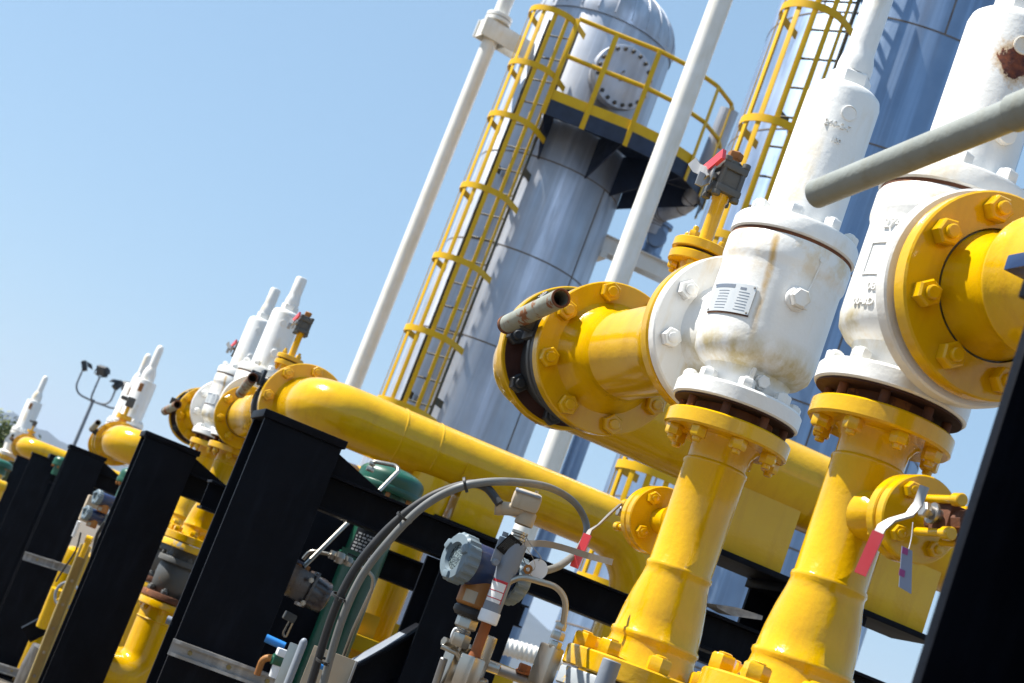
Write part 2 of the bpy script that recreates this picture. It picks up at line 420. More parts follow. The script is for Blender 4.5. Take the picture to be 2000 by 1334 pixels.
def relief_valve(name, label, loc, rz, scale=1.0, plate=True, marks=None, cap_top=1.12, nuts=True):
    """local frame: foot of the inlet at 0, outlet towards +Y"""
    t = empty(name, label, 'valve', loc, rz, VG, scale, world=False)
    w = M['white']
    b = MB()
    b.lathe([(.104,.036),(.104,.085),(.109,.098),(.128,.108),(.146,.128),(.1515,.155),(.152,.20),(.1515,.35),(.1525,.362),(.157,.372),(.158,.38),(.158,.424),(.155,.430),(0,.430)], seg=64)
    b.lathe([(.125,0),(.125,.12),(.132,.15),(.142,.177),(0,.177)], (0,0,.215), EY, 48)
    body = b.build('body', M['white_body'], t)
    fl = MB().lathe([(.13,.175),(.211,.175),(.215,.179),(.215,.208),(.211,.212),(.16,.212),(.16,.2165),(0,.2165)], (0,0,.215), EY, 64).build('outlet_flange', w, t)
    bolt_ring(fl, (0,.175,.215), -EY, .172, 8, .0265, .026, w, R(22.5), .35)
    fi = MB().lathe([(.10,.0),(.155,.0),(.159,.004),(.159,.036),(.154,.042),(.09,.042)], seg=64).build('inlet_flange', w, t)
    MB().lathe([(0,-.004),(.152,-.004),(.152,-.0005),(0,-.0005)], seg=48).build('flange_face', M['rust_dark'], fi)
    bolt_ring(fi, (0,0,.042), EZ, .131, 8, .021, .024, w, R(22.5), .3)
    MB().lathe([(.150,.4305),(.1545,.4305),(.1545,.4385),(.150,.4385)], seg=64).build('gasket', M['rust'], t)
    bf = MB().lathe([(.12,.439),(.156,.439),(.160,.443),(.160,.478),(.155,.486),(.09,.486)], seg=64).build('bonnet_flange', w, t)
    bolt_ring(bf, (0,0,.486), EZ, .128, 8, .023, .028, w, R(10), .3)
    bo = MB().lathe([(.106,.484),(.100,.495),(.096,.51),(.0945,.855),(.090,.872),(.078,.882),(.05,.886),(0,.886)], seg=56)
    bo = bo.build('bonnet', w, t)
    MB().lathe([(0,.885),(.052,.885),(.0545,.889),(.0545,.925),(.049,.931),(0,.931)], seg=6, ph=.3).build('lock_nut', w, t)
    MB().lathe([(.046,.929),(.046,.955),(.043,.975),(.038,.992),(.037,1.01),(.0365,cap_top-.012),(.033,cap_top-.003),(.027,cap_top),(0,cap_top)], seg=36).build('spindle_cap', w, t)
    # bosses and plugs on the body
    p = AZ(185-rz)
    pb = MB(); pb.lathe([(0,0),(.030,0),(.030,.010),(.027,.013),(0,.013)], p*.148+EZ*.285, p, 28); pb.hexn(p*.158+EZ*.285, p, .0245, .026)
    pb.build('body_plug', w, t)
    q = AZ(186-rz)
    nb = MB(); nb.cyl(q*.09+EZ*.072, q*.122+EZ*.072, .019, seg=20, ch=.002); nb.hexn(q*.12+EZ*.072, q, .0165, .016)
    nb.box(AZ(200-rz)*.115+EZ*.066, (.010,.05,.06), AZ(290-rz), AZ(200-rz), EZ, .003)
    nb.build('blowdown_plug', w, t)
    wr = MB(); a, c = AZ(176-rz), AZ(182.5-rz)
    wr.tube(spline([a*.162+EZ*.398, a*.1575+EZ*.36, AZ(177.5-rz)*.1555+EZ*.32, c*.157+EZ*.285, AZ(180-rz)*.163+EZ*.272], 6), .0022, 6)
    wr.lathe([(0,0),(.007,0),(.007,.006),(0,.006)], a*.158+EZ*.398, a, 12)
    wr.box(AZ(179-rz)*.168+EZ*.270, (.02,.006,.008), AZ(270-rz), AZ(180-rz), EZ, .001)
    wr.build('seal_wire', w, t)
    # bosses on the bonnet
    for az_, h_, r_ in ((190, .795, .021), (178, .60, .026)):
        d = AZ(az_-rz)
        MB().lathe([(0,0),(r_,0),(r_,.003),(r_*.86,.0045),(r_*.8,.002),(0,.002)] if r_ < .024 else [(0,0),(r_,0),(r_,.016),(r_*.9,.019),(0,.019)], d*(.0935 if r_ < .024 else .09)+EZ*h_, d, 28).build('bonnet_boss', w, t)
    if plate:
        pl = MB().patch(.1535, 222-rz, 272-rz, .208, .283, .003).build('nameplate', M['plate'], t)
        ink = MB()
        for i in range(7):
            z = .216+.0075*i
            for s0, s1 in ((226, 238), (247, 262)): ink.patch(.1567, s0-rz+random.uniform(0,1), s1-rz-random.uniform(0,2), z, z+.0012, .0004, n=5)
        ink.patch(.1567, 243-rz, 269-rz, .270, .279, .0004, n=8)
        ink.patch(.1567, 231-rz, 237-rz, .268, .274, .0004, n=3)
        ink.build('plate_printing', M['ink'], pl)
        rv = MB()
        for s0 in (224, 270):
            for z in (.213, .278): rv.lathe([(0,0),(.003,0),(.0025,.002),(0,.0025)], AZ(s0-rz)*.1562+EZ*z, AZ(s0-rz), 10)
        rv.build('rivets', M['steel_dull'], pl)
        MB().patch(.1531, 221.5-rz, 272.5-rz, .2045, .2078, .002).build('rust_edge', M['rust'], pl)
    if marks:
        for (string, size, az_, h_, r_) in marks:
            def fn(v, az_=az_, h_=h_, r_=r_):
                a = az_-rz-math.degrees(v.x/r_); d = AZ(a); return d*(r_+.0006+v.z)+EZ*(h_+v.y)
            MB().text(string, size, .0032, fn).build('cast_lettering', w, t)
    return t

relief_valve('relief_valve', 'large white relief valve with a steel nameplate, on the yellow riser in full view', A0, 0, cap_top=1.21,
             marks=[('240-2-7', .022, 200, .755, .0955), ('100', .018, 196, .715, .0955)])
tB = relief_valve('relief_valve', 'nearest white relief valve at the right edge, with a chipped rust patch on its bonnet', B0, 180, plate=False, cap_top=1.21,
             marks=[('274', .030, 252, .335, .1525), ('08', .024, 252, .195, .152), ('00-3D', .022, 256, .162, .1515)])
# box and ring cast on the near valve, and its chipped paint
mb = MB()
for z in (.222, .292): mb.patch(.1518, 240-180, 268-180, z, z+.003, .003)
mb.patch(.1518, 240-180, 241.2-180, .222, .295, .003, n=2); mb.patch(.1518, 266.8-180, 268-180, .222, .295, .003, n=2)
d = AZ(250-180); mb.lathe([(.013,.0),(.018,.0),(.018,.003),(.013,.003),(.013,.0)], d*.1512+EZ*.385, d, 24)
mb.build('cast_lettering', M['white'], tB)
for o in tB.children:
    if o.name.split('.')[0] == 'bonnet': o.data.materials[0] = M['white_chipped']
relief_valve('relief_valve', 'white relief valve with small plate, rear one of the second skid pair', C0, 0, 1.06)
relief_valve('relief_valve', 'white relief valve, front one of the second skid pair, behind the rusty open lever pipe', D0, 180, 1.05, plate=False)

# ---------------------------------------------------------------- risers
RG = 'yellow risers under the relief valves'
def riser(label, loc, rz, scale=1.0, branch=True, h=-.285):
    t = empty('riser_pipe', label, 'pipe', loc, rz, RG, scale, world=False)
    y = M['yellow']
    b = MB()
    b.lathe([(.096,-.075),(.086,-.082),(.076,-.10),(.0745,-.135),(.080,-.139),(.081,-.145),(.078,-.150),(.078,-.40),(.082,-.404),(.083,-.412),(.080,-.418),
             (.083,-.44),(.092,-.48),(.100,-.53),(.104,-.575),(.109,-.579),(.110,-.588),(.106,-.594),(.108,-.61),(.118,-.64),(.130,-.662)], seg=56)
    b.build('pipe', y, t, angle=50)
    f = MB().lathe([(.07,-.036),(.152,-.036),(.156,-.040),(.156,-.072),(.151,-.077),(.085,-.077)], seg=64).build('top_flange', y, t)
    bolt_ring(f, (0,0,-.077), -EZ, .128, 8, .021, .026, y, R(10), .5)
    MB().lathe([(0,-.0355),(.10,-.0355),(.10,-.005),(0,-.005)], seg=40).build('gasket', M['rust'], t)
    u, v, _ = basis(EZ)
    for i in range(8):
        a = R(10)+i*math.pi/4; c = u*(.128*math.cos(a))+v*(.128*math.sin(a))
        MB().cyl(c-EZ*.034, c-EZ*.0045, .0105, seg=12).build('stud', M['rust'], f)
    f = MB().lathe([(.10,-.655),(.188,-.655),(.192,-.659),(.192,-.70),(.188,-.704),(.09,-.704)], seg=64).build('bottom_flange', y, t)
    bolt_ring(f, (0,0,-.655), EZ, .158, 8, .029, .034, y, R(30), .25)
    if branch:
        n = MB().lathe([(.03,.05),(.03,.155),(.034,.165),(.034,.20)], (0,0,h), EY, 28)
        n.lathe([(.055,.07),(.05,.10),(.03,.125)], (0,0,h), EY, 28)
        br = n.build('branch', y, t, angle=60)
        f1 = MB().lathe([(.02,.20),(.085,.20),(.088,.203),(.088,.226),(.085,.229),(.02,.229)], (0,0,h), EY, 48).build('branch_flange', y, t)
        bolt_ring(f1, (0,.20,h), -EY, .063, 4, .0175, .018, y, R(45), .35)
        f2 = MB().lathe([(.0,.235),(.085,.235),(.088,.238),(.088,.260),(.085,.263),(0,.263)], (0,0,h), EY, 48).build('blind_flange', y, t)
        MB().lathe([(0,.2285),(.072,.2285),(.072,.2355),(0,.2355)], (0,0,h), EY, 32).build('branch_gasket', M['rust_dark'], t)
        bolt_ring(f2, (0,.263,h), EY, .063, 4, .0175, .018, y, R(45), .35)
        MB().lathe([(.016,.262),(.016,.30),(0,.30)], (0,0,h), EY, 16).build('drain_nipple', y, t)
    return t
riser('yellow riser pipe in full view, its drain flange with hanging red lever at left', A0, 0)
riser('yellow riser pipe below the nearest valve, beside the post, with blue tag and red lever', B0, 180, .955, h=-.254)
riser('yellow riser pipe seen left in the gap between the second and first black posts', C0, 0, branch=False)
riser('yellow riser pipe seen right in the gap between the second and first black posts', D0, 180, branch=False)

# ---------------------------------------------------------------- isolation valves below the risers
def isolation_valve(label, loc, rz, green=False):
    t = empty('isolation_valve', label, 'valve', loc, rz, 'grey isolation valves below the risers', .955 if rz and not green else 1.0, world=False)
    g = M['bodygrey'] if not green else M['castgrey']
    mix = M['rust'] if green else M['yellow']
    f = MB().lathe([(.08,-.709),(.188,-.709),(.191,-.713),(.191,-.748),(.187,-.752),(.08,-.752)], seg=56).build('upper_flange', M['chalk'], t)
    b = MB().lathe([(.12,-.75),(.118,-.78),(.13,-.80),(.13,-.812)], seg=48); b.build('neck', g, t)
    f = MB().lathe([(.1,-.812),(.172,-.812),(.175,-.816),(.175,-.846),(.171,-.85),(.1,-.85)], seg=56).build('body_flange', g, t)
    bolt_ring(f, (0,0,-.812), EZ, .152, 8, .016, .02, M['castgrey'], 0, .6)
    MB().lathe([(.14,-.848),(.152,-.87),(.156,-.93),(.152,-1.0),(.135,-1.03),(.12,-1.05)], seg=48).build('body', M['castgrey'], t)
    f = MB().lathe([(.09,-1.048),(.185,-1.048),(.188,-1.052),(.188,-1.085),(.184,-1.089),(.09,-1.089)], seg=56).build('lower_flange', M['rust'] , t)
    bolt_ring(f, (0,0,-1.048), EZ, .156, 8, .022, .026, M['castgrey'], .3, .5)
    f = MB().lathe([(.09,-1.096),(.185,-1.096),(.188,-1.10),(.188,-1.135),(.184,-1.139),(.09,-1.139)], seg=56).build('pipe_flange', M['yellow'], t)
    bolt_ring(f, (0,0,-1.139), -EZ, .156, 8, .022, .026, M['yellow'], .3, .5)
    return t
k = NT('peeling_grey_and_yellow_paint')
f_ = k.ramp(k.noise(11, 6, .65), [(.47, 0.), (.5, 1.)])
col_ = k.mix(f_, (.30,.33,.36), (.74,.44,.01))
col_ = k.mix(k.ramp(k.noise(16, 6, .7), [(.66, 0.), (.69, 1.)]), col_, (.12,.04,.015))
k.set('Base Color', col_); k.set('Roughness', .5); k.bump(k.noise(40, 4), .3, .003); M['chalk'] = k.m
isolation_valve('grey isolation valve flange with peeling yellow paint under the riser of the plated valve', A0, 0)
isolation_valve('grey isolation valve flange at the bottom edge under the riser of the nearest valve', B0, 180)
isolation_valve('rusty flanged isolation valve between the first and second posts, left and rear one', C0, 0, True)
isolation_valve('rusty flanged isolation valve between the first and second posts, right and front one', D0, 180, True)
def feed_pipe(label, loc, d, drop=.42, run=.9):
    t = empty('feed_pipe', label, 'pipe', loc, 0, 'yellow feed pipes dropping from the isolation valves')
    c = Vector(loc)
    pts = fillet([c-EZ*1.13, c-EZ*(1.13+drop), c-EZ*(1.13+drop)+Vector(d)*run, c-EZ*1.9+Vector(d)*run], [.22, .22], 10)
    z0 = .02; e = pts[-1].copy(); e.z = z0; pts.append(e)
    MB().tube(pts, .158, 32).build('pipe', M['yellow'], t)
    b = MB(); b.lathe([(.160,-.006),(.164,0),(.160,.006)], c-EZ*1.22, EZ, 32); b.build('weld_bead', M['yellow'], t)
    return t
feed_pipe('yellow feed pipe dropping into a wide elbow between the first and second posts', D0, -EX*.9-EY*.3, .50, .42)
feed_pipe('yellow feed pipe behind, falling straight beside the wide elbow between the posts', C0, -EX*.3-EY*.5, .55, .15)
feed_pipe('yellow feed pipe just below the picture under the plated valve riser', A0, -EX*.2+EY, .35, .5)
feed_pipe('yellow feed pipe just below the picture under the nearest valve riser', B0, EX*.5-EY*.2, .35, .5)

D1 = D0-EZ*.055-EX*.03
# ---------------------------------------------------------------- outlet spools
SG = 'yellow outlet spools between relief and butterfly valves'
H0 = .215
def outlet_spool(label, loc, rz, L, vent=True, scale=1.0, ro=.235, nuts=False):
    """from the valve outlet to the butterfly valve, face of the far flange at L"""
    t = empty('outlet_spool', label, 'pipe', loc, rz, SG, scale, world=False)
    y = M['yellow']; o = (0,0,H0)
    b = MB()
    b.lathe(([(.126,.262),(.118,.285),(.110,.33),(.112,.38),] if nuts else [(.178,.262),(.166,.275),(.146,.31),(.136,.37),])+[(.132,.40),(.1355,.404),(.1355,.412),(.132,.416),(.1305,L*.5),(.1305,L-.173),(.1335,L-.166),(.1335,L-.158),(.131,L-.154),(.135,L-.07),(.150,L-.03),(.172,L+.002)], o, EY, 56)
    b.build('pipe', y, t, angle=50)
    rf = .204 if nuts else .215; MB().lathe([(.13,.222),(rf-.004,.222),(rf,.226),(rf,.258),(rf-.004,.262),(.13,.262)], o, EY, 64).build('valve_flange', y, t)
    if nuts: bolt_ring([o_ for o_ in t.children if o_.name.startswith('valve_flange')][0], (0,.262,H0), EY, .164, 8, .0275, .030, y, R(22.5), .45)
    f = MB().lathe([(.12,L),(ro-.004,L),(ro,L+.004),(ro,L+.041),(ro-.004,L+.045),(.12,L+.045)], o, EY, 72).build('butterfly_flange', y, t)
    bolt_ring(f, (0,L,H0), -EY, ro*.855, 8, .0315, .030, y, R(22), .45)
    if vent:
        yv = .575
        v = MB(); v.lathe([(.055,.10),(.052,.15),(.047,.18),(.046,.235),(.05,.25)], (0,yv,H0), EZ, 28)
        v.build('vent_neck', y, t, angle=60)
        f = MB().lathe([(.03,.25),(.081,.25),(.084,.253),(.084,.275),(.081,.278),(.03,.278)], (0,yv,H0), EZ, 48).build('vent_flange', y, t)
        bolt_ring(f, (0,yv,H0+.25), -EZ, .063, 4, .0165, .019, y, R(35), .7)
    return t
outlet_spool('half shaded yellow outlet spool with vent neck, left of the plated white valve', A0, 0, .99)
outlet_spool('yellow outlet spool at the right edge, coming towards the camera from the nearest valve', B0, 180, .99, False, nuts=True)
outlet_spool('yellow outlet spool at the rear of the second skid, beside its black butterfly valve', C0, 0, .97, True, 1.0, .225)
outlet_spool('yellow outlet spool at the front of the second skid, running to the big glossy elbow', D1, 180, 1.62, False, 1.0, .215, nuts=True)

def vent_valve(label, loc, rz=0):
    """blind flange, stub pipe and small grey ball valve standing on a vent flange; loc = top of the vent flange"""
    t = empty('vent_valve', label, 'valve', loc, rz, 'small vent valves on the outlet pipes', world=False)
    y = M['yellow']; g = M['castgrey']
    MB().lathe([(0,0),(.07,0),(.07,.008),(0,.008)], seg=36).build('gasket', M['rust_dark'], t)
    f = MB().lathe([(0,.009),(.081,.009),(.084,.012),(.084,.035),(.081,.038),(0,.038)], seg=48).build('blind_flange', y, t)
    bolt_ring(f, (0,0,.038), EZ, .063, 4, .0165, .019, y, R(35), .9)
    MB().lathe([(.026,.036),(.022,.045),(.0205,.05),(.0205,.175),(.024,.18),(.025,.20),(0,.20)], seg=28).build('stub_pipe', y, t)
    b = MB(); z0 = .196
    b.box((0,0,z0+.012), (.082,.082,.022), bev=.005); b.box((0,0,z0+.082), (.082,.082,.022), bev=.005)
    b.box((0,0,z0+.047), (.066,.066,.05), bev=.006)
    b.lathe([(.028,.093),(.028,.105),(.02,.108)], (0,0,z0), EZ, 24)
    b.build('body', g, t)
    for i in (-1,1):
        for j in (-1,1):
            s = MB(); p = Vector((i*.031, j*.031, z0))
            s.cyl(p+EZ*-.012, p+EZ*.106, .0085, seg=14); s.cyl(p+EZ*.092, p+EZ*.108, .0125, seg=14, ch=.002); s.cyl(p+EZ*-.014, p+EZ*.001, .0125, seg=14, ch=.002)
            s.build('body_bolt', g, t)
    s = MB(); s.cyl((0,0,z0+.1), (0,0,z0+.122), .017); s.hexn((0,0,z0+.116), EZ, .023, .022); s.build('plug', M['amber'], t)
    s = MB(); s.cyl((-.03,0,z0+.045), (-.072,0,z0+.045), .011); s.box((-.058,0,z0+.045), (.006,.06,.075), bev=.002)
    s.ribbon([(-.072,-.02,z0+.02), (-.078,.0,z0+.045), (-.088,.03,z0+.055), (-.10,.05,z0+.075)], EZ, .03, .005)
    s.box((-.085,-.02,z0+.012), (.02,.008,.04), bev=.002); s.build('stem', M['steel_dull'], t)
    h = MB(); h.ribbon([(-.066,.028,z0+.056), (-.064,.022,z0+.059), (-.058,-.055,z0+.094), (-.0575,-.06,z0+.096)], EZ, .032, .012)
    h.build('lever', M['red'], t)
    return t
vA = vent_valve('grey vent valve with red lever tip on yellow stub, above the half-shaded spool', A0+Vector((0,.575,H0+.278)))
vD = vent_valve('grey vent valve on yellow stub beside the white bonnets of the second skid', Vector((D0.x, D0.y-.80, D0.z+H0+.30)))
vent_valve('small rusty vent valve left of the second skid bonnets, against the sky', C0+Vector((0,.575,H0+.278)))
# neck that carries the second one
t = empty('vent_neck', 'short yellow vent neck with flange on top of the second skid outlet pipe', 'pipe', Vector((D0.x, D0.y-.80, D0.z+H0+.1)))
c = Vector((D0.x, D0.y-.80, D0.z+H0))
MB().lathe([(.055,.09),(.048,.14),(.046,.25),(.05,.27)], c, EZ, 28).build('neck', M['yellow'], t, angle=60)
f = MB().lathe([(.03,.27),(.081,.27),(.084,.273),(.084,.297),(.081,.30),(.03,.30)], c, EZ, 40).build('neck_flange', M['yellow'], t)
bolt_ring(f, c+EZ*.27, -EZ, .063, 4, .0165, .019, M['yellow'], R(35), .7)

# ---------------------------------------------------------------- butterfly valves with a lever of pipe
BG = 'butterfly valves with pipe levers'
def butterfly(label, loc, rz, L, G, hl=.47, rise=.02, up=False, ro=.235, hmat='handle', hr=.0285, hs=.30, hz=.0, scale=1.0, y0=None):
    """wafer valve after a flange ending at L+.045, leaving a gap G to the next flange"""
    t = empty('butterfly_valve', label, 'valve', loc, rz, BG, scale, world=False)
    o = (0,0,H0); k = M['castblack']; s = L+.045
    b = MB()
    b.lathe([(.0,.004),(.200,.004),(ro-.012,.006),(ro-.006,.010),(ro-.006,.036),(.205,.042),(.17,.046),(.165,G-.012),(0,G-.012)], (0,s,H0), EY, 64)
    b.lathe([(.16,.105),(.205,.105),(.209,.109),(.209,.128),(.205,.132),(.16,.132)], (0,s,H0), EY, 64)
    b.build('body', k, t)
    MB().lathe([(.17,.0005),(ro-.004,.0005),(ro-.004,.0035),(.17,.0035)], (0,s,H0), EY, 64).build('gasket', M['rust_dark'], t)
    c = Vector((-hs, s+.075, H0+hz)); sg = 1 if hs > 0 else -1
    n = MB(); n.cyl((-.15*sg, s+.075, H0+hz*.6), c+EX*.01*sg, .028, .022)
    n.box(c+EX*(.06*sg), (.02,.10,.085), bev=.006); n.box(c+EX*(.025*sg)-EY*.035, (.05,.03,.05), bev=.005)
    n.build('stem', k, t)
    h = MB(); d = Vector((0,-1,rise)).normalized()
    p0 = c-d*.05; p1 = c+d*hl
    h.pipe(p0, p1, hr, hr*.80, 28)
    lv = h.build('lever', M[hmat], t)
    MB().cyl(p0-d*.001, p0+d*.02, hr*1.06, seg=24).build('end_cap', M['rust'], lv)
    e = MB(); e.pipe(p1-d*.006, p1+d*.0012, hr*1.01, hr*.79, 28); e.build('cut_end', M['rust'], lv)
    e = MB(); e.lathe([(0,0),(hr*.805,0),(hr*.805,.02),(0,.02)], p1-d*.10, d, 24); e.build('bore', M['inside'], lv)
    return t

tA_ = butterfly('black butterfly valve with short open-ended rusty pipe lever, left of the half-shaded yellow spool', A0, 0, .99, .315, hl=.44, hs=.285, hz=.02)
tC_ = butterfly('black butterfly valve left of the second skid pair, its lever seen nearly end on', C0, 0, .97, .30, hl=.44, hs=.285, hz=.02, ro=.225)
butterfly('black butterfly valve beside the big glossy elbow, its rusty pipe lever open towards the camera', D1, 180, 1.62, .315, hl=.02, hs=-.285, hz=.10, ro=.222)
# its lever points towards the camera: a pipe of its own part
tD = [o for o in COL.objects if o.name.startswith('butterfly_valve')][-1]
for o in list(tD.children):
    if o.name.startswith('lever'):
        for q in list(o.children): bpy.data.objects.remove(q)
        bpy.data.objects.remove(o)
def lever_world(t, p0, p1, hr, mat):
    inv = Matrix.Rotation(-t.rotation_euler.z, 3, 'Z')
    a, b = (inv @ (Vector(p)-t.location) for p in (p0, p1)); d = (b-a).normalized()
    lv = MB().pipe(a, b, hr, hr*.80, 28).build('lever', M[mat], t)
    MB().cyl(a-d*.001, a+d*.02, hr*1.06, seg=24).build('end_cap', M['rust'], lv)
    MB().pipe(b-d*.006, b+d*.0012, hr*1.01, hr*.79, 28).build('cut_end', M['rust'], lv)
    MB().lathe([(0,0),(hr*.805,0),(hr*.805,.02),(0,.02)], b-d*.10, d, 24).build('bore', M['inside'], lv)
for t_ in (tA_, tC_):
    for o in list(t_.children):
        if o.name.startswith('lever'):
            for q in list(o.children): bpy.data.objects.remove(q)
            bpy.data.objects.remove(o)
lever_world(tA_, W(989,634,5.12), W(1096,582,4.66), .0285, 'handle')
lever_world(tC_, W(323,803,13.0), W(347,790,12.5), .032, 'handle')
lever_world(tD, W(470,768,9.35), W(494,738,8.85), .0285, 'handle')
# the nearest one stands outside the right edge; its long lever reaches into the picture
tB2 = butterfly('butterfly valve beyond the right edge whose long grey pipe lever crosses the white bonnets', B0, 180, .99, .315, hl=.02, hs=-.285)
for o in list(tB2.children):
    if o.name.startswith('lever'):
        for q in list(o.children): bpy.data.objects.remove(q)
        bpy.data.objects.remove(o)
a_, b_ = W(1592,380,3.05), W(1975,224,2.62)
e_ = b_+(b_-a_)*.6
inv = Matrix.Rotation(-tB2.rotation_euler.z, 3, 'Z'); la, lb = (inv @ (Vector(p)-tB2.location) for p in (a_, e_))
lv = MB().cyl(la, lb, .0270, seg=36, ch=.004).build('lever', M['handle_grey'], tB2)
dd = (lb-la).normalized()
MB().cyl(la+(lb-la)*.63, la+(lb-la)*.72, .0315, seg=36, ch=.003).build('lever_collar', M['handle_grey'], lv)
n = MB(); n.cyl(lb, Vector((.15, 1.11, H0)), .024); n.build('lever_arm', M['castblack'], tB2)

# ---------------------------------------------------------------- headers
def header(label, loc, rz, Y0, run, ro=.235, rt=.134, rbend=.33, sgn=1, endpts=None, scale=1.0, beads=()):
    """flange face at local Y0, elbow to one side, then a long run"""
    t = empty('header_pipe', label, 'pipe', loc, rz, 'yellow header pipes across the skids', scale, world=False)
    y = M['yellow']
    f = MB().lathe([(.12,Y0),(ro-.004,Y0),(ro,Y0+.004),(ro,Y0+.044),(ro-.004,Y0+.048),(.12,Y0+.048)], (0,0,H0), EY, 72).build('elbow_flange', y, t)
    bolt_ring(f, (0,Y0+.048,H0), EY, ro*.855, 8, .0315, .030, y, R(2), .45)
    bolt_ring(f, (0,Y0,H0), -EY, ro*.855, 8, .0315, .030, M['castblack'], R(2), .45)
    MB().lathe([(0,Y0-.003),(ro-.012,Y0-.003),(ro-.012,Y0-.0005),(0,Y0-.0005)], (0,0,H0), EY, 56).build('flange_face', M['rust_dark'], f)  # rusty face, its dark colour also carrying the shadow in the flange gap
    b = MB(); b.lathe([(.17,Y0+.046),(.15,Y0+.075),(rt,Y0+.12),(rt,Y0+.14)], (0,0,H0), EY, 48)
    yb = Y0+.13+rbend
    pts = fillet([(0,Y0+.12,H0), (0,yb,H0)]+[Vector((sgn*run,yb,H0))]+(endpts or []), [rbend]*(1+len(endpts or [])), 16)
    b.tube(pts, rt, 48)
    b.build('pipe', y, t, angle=50)
    for xb in beads:
        w_ = MB(); w_.lathe([(rt-.002,-.007),(rt+.0026,-.003),(rt+.0026,.003),(rt-.002,.007)], (sgn*xb,yb,H0), EX, 48); w_.build('weld_bead', y, t)
    return t, yb
# header of the second skid: big glossy elbow, long run to the right, then down
ax0 = Vector((D1.x, D1.y-2.47, D1.z+H0)); hx = (on_line(ax0, EX, 1280)-ax0).x
hD, ybD = header('long yellow header pipe with big glossy elbow at left, running right behind the first post', D1, 180, 1.98, hx, sgn=-1, rt=.153, ro=.24, rbend=.36, endpts=[Vector((-hx, 1.98+.49, -1.6-D0.z+1.0))], beads=(.42, .62))
hA, ybA = header('yellow header pipe running right behind the two foremost risers', A0+EZ*.025, 0, 1.35, 3.6, sgn=1, rt=.150, beads=(.75,))
header('yellow elbow and drop pipe hidden behind the second skid valves', C0, 0, 1.32, .7, sgn=1, rt=.132, endpts=[Vector((.7, 1.32+.46, -1.2))])
for nm, p in (('A0',A0),('B0',B0),('C0',C0),('D0',D0)): print(nm, [round(c,3) for c in p])
def saddle(label, c, wx, dz, ybk=.26, rt=.152):
    """yellow box saddle under a header, c = pipe centre"""
    t = empty('pipe_saddle', label, 'pipe support', c-EZ*(rt+dz), 0, 'yellow box saddles under the header pipes')
    b = MB(); z0, z1 = -rt-dz, -rt*.66
    b.box(c+EZ*((z0+z1)/2)-EY*.119, (wx, .010, z1-z0), bev=.002); b.box(c+EZ*((z0+z1)/2)+EY*.119, (wx, .010, z1-z0), bev=.002)
    for s in (-1,1): b.box(c+EX*(s*(wx/2-.006))+EZ*((z0-rt*.8)/2), (.011, .226, abs(-rt*.8-z0)), bev=.002)
    b.build('box_plates', M['yellow'], t)
    w_ = MB(); n = 18; rows = []
    for xx in (-wx/2-.03, wx/2+.03):
        for rr in (rt+.001, rt+.008):
            rows.append([w_.bm.verts.new(c+EX*xx+EY*(rr*math.cos(math.pi+math.pi*i/n))+EZ*(rr*math.sin(math.pi+math.pi*i/n))) for i in range(n+1)])
    a, b2, c2, d2 = rows
    for i in range(n):
        for p, q in ((a,b2),(b2,d2),(d2,c2),(c2,a)): w_.face([p[i],p[i+1],q[i+1],q[i]])
    for k_ in (0,n): w_.face([a[k_],b2[k_],d2[k_],c2[k_]])
    w_.build('wear_plate', M['yellow'], t)
    return t
hA_axis = Vector((A0.x, A0.y+ybA, A0.z+H0+.025)); hD_axis = Vector((D1.x, D1.y-ybD, D1.z+H0))
print('headerA at', [round(v) for v in proj(on_line(hA_axis, EX, 1537))[:2]], 'want 1537,941', 'headerD at', [round(v) for v in proj(on_line(hD_axis, EX, 900))[:2]], 'want 900,913')
sA = on_line(hA_axis, EX, 1487); sA2 = on_line(hA_axis, EX, 1765); sD = on_line(hD_axis, EX, 948)
saddle('yellow box saddle under the header pipe, between the two foremost risers', sA, .27, .19)
saddle('yellow box saddle under the header pipe, right of the nearest riser', sA2, .27, .19)
saddle('yellow box saddle under the long header, behind the beige conduit fitting', sD, .26, .15)

# ---------------------------------------------------------------- drain valves with red levers
def drain_valve(label, c, ax, lever, wdir, mat_body='rust'):
    t = empty('drain_valve', label, 'valve', c, 0, 'small drain valves with red levers')
    ax = Vector(ax); b = MB(); u, v, w_ = basis(ax)
    b.cyl(c-ax*.055, c-ax*.03, .022, seg=8); b.cyl(c+ax*.03, c+ax*.06, .022, seg=8)
    b.box(c, (.058,.05,.055), ax, EX, EZ, .008)
    b.build('body', M[mat_body], t)
    for i in (-1,1):
        for j in (-1,1):
            p = c+EX*(i*.028)+EZ*(j*.032)
            s = MB(); s.cyl(p-ax*.05, p+ax*.05, .008, seg=12); s.cyl(p+ax*.035, p+ax*.06, .0125, seg=14, ch=.002); s.build('body_bolt', M['yellow'], t)
    s = MB(); s.cyl(c-EX*.02, c-EX*.055, .012); s.hexn(c-EX*.052, -EX, .015, .012); s.cyl(c-EX*.038, c-EX*.043, .02); s.build('stem', M['steel_dull'], t)
    l = MB(); l.ribbon(lever[:-2]+[lever[-2]+(lever[-1]-lever[-2])*.12], wdir, .017, .004); l.build('lever', M['steel_dull'], t)
    g = MB(); a, e = lever[-2], lever[-1]
    g.ribbon([a+(e-a)*f for f in (0,.03,.94,1)], wdir, .021, .010); g.build('lever_sleeve', M['red'], t)
    return t
cA = A0+Vector((0,.345,-.285)); zA = proj(cA)[2]
drain_valve('rusty drain valve with hanging red lever, on the middle riser behind the grey conduit', cA, EY,
    [W(1212,985,zA-.03), W(1192,1003,zA-.05), W(1170,1025,zA-.07), W(1153,1036,zA-.08), W(1148,1044,zA-.09), W(1121,1108,zA-.11)], EX*.3-EY*.2+EZ*.5)
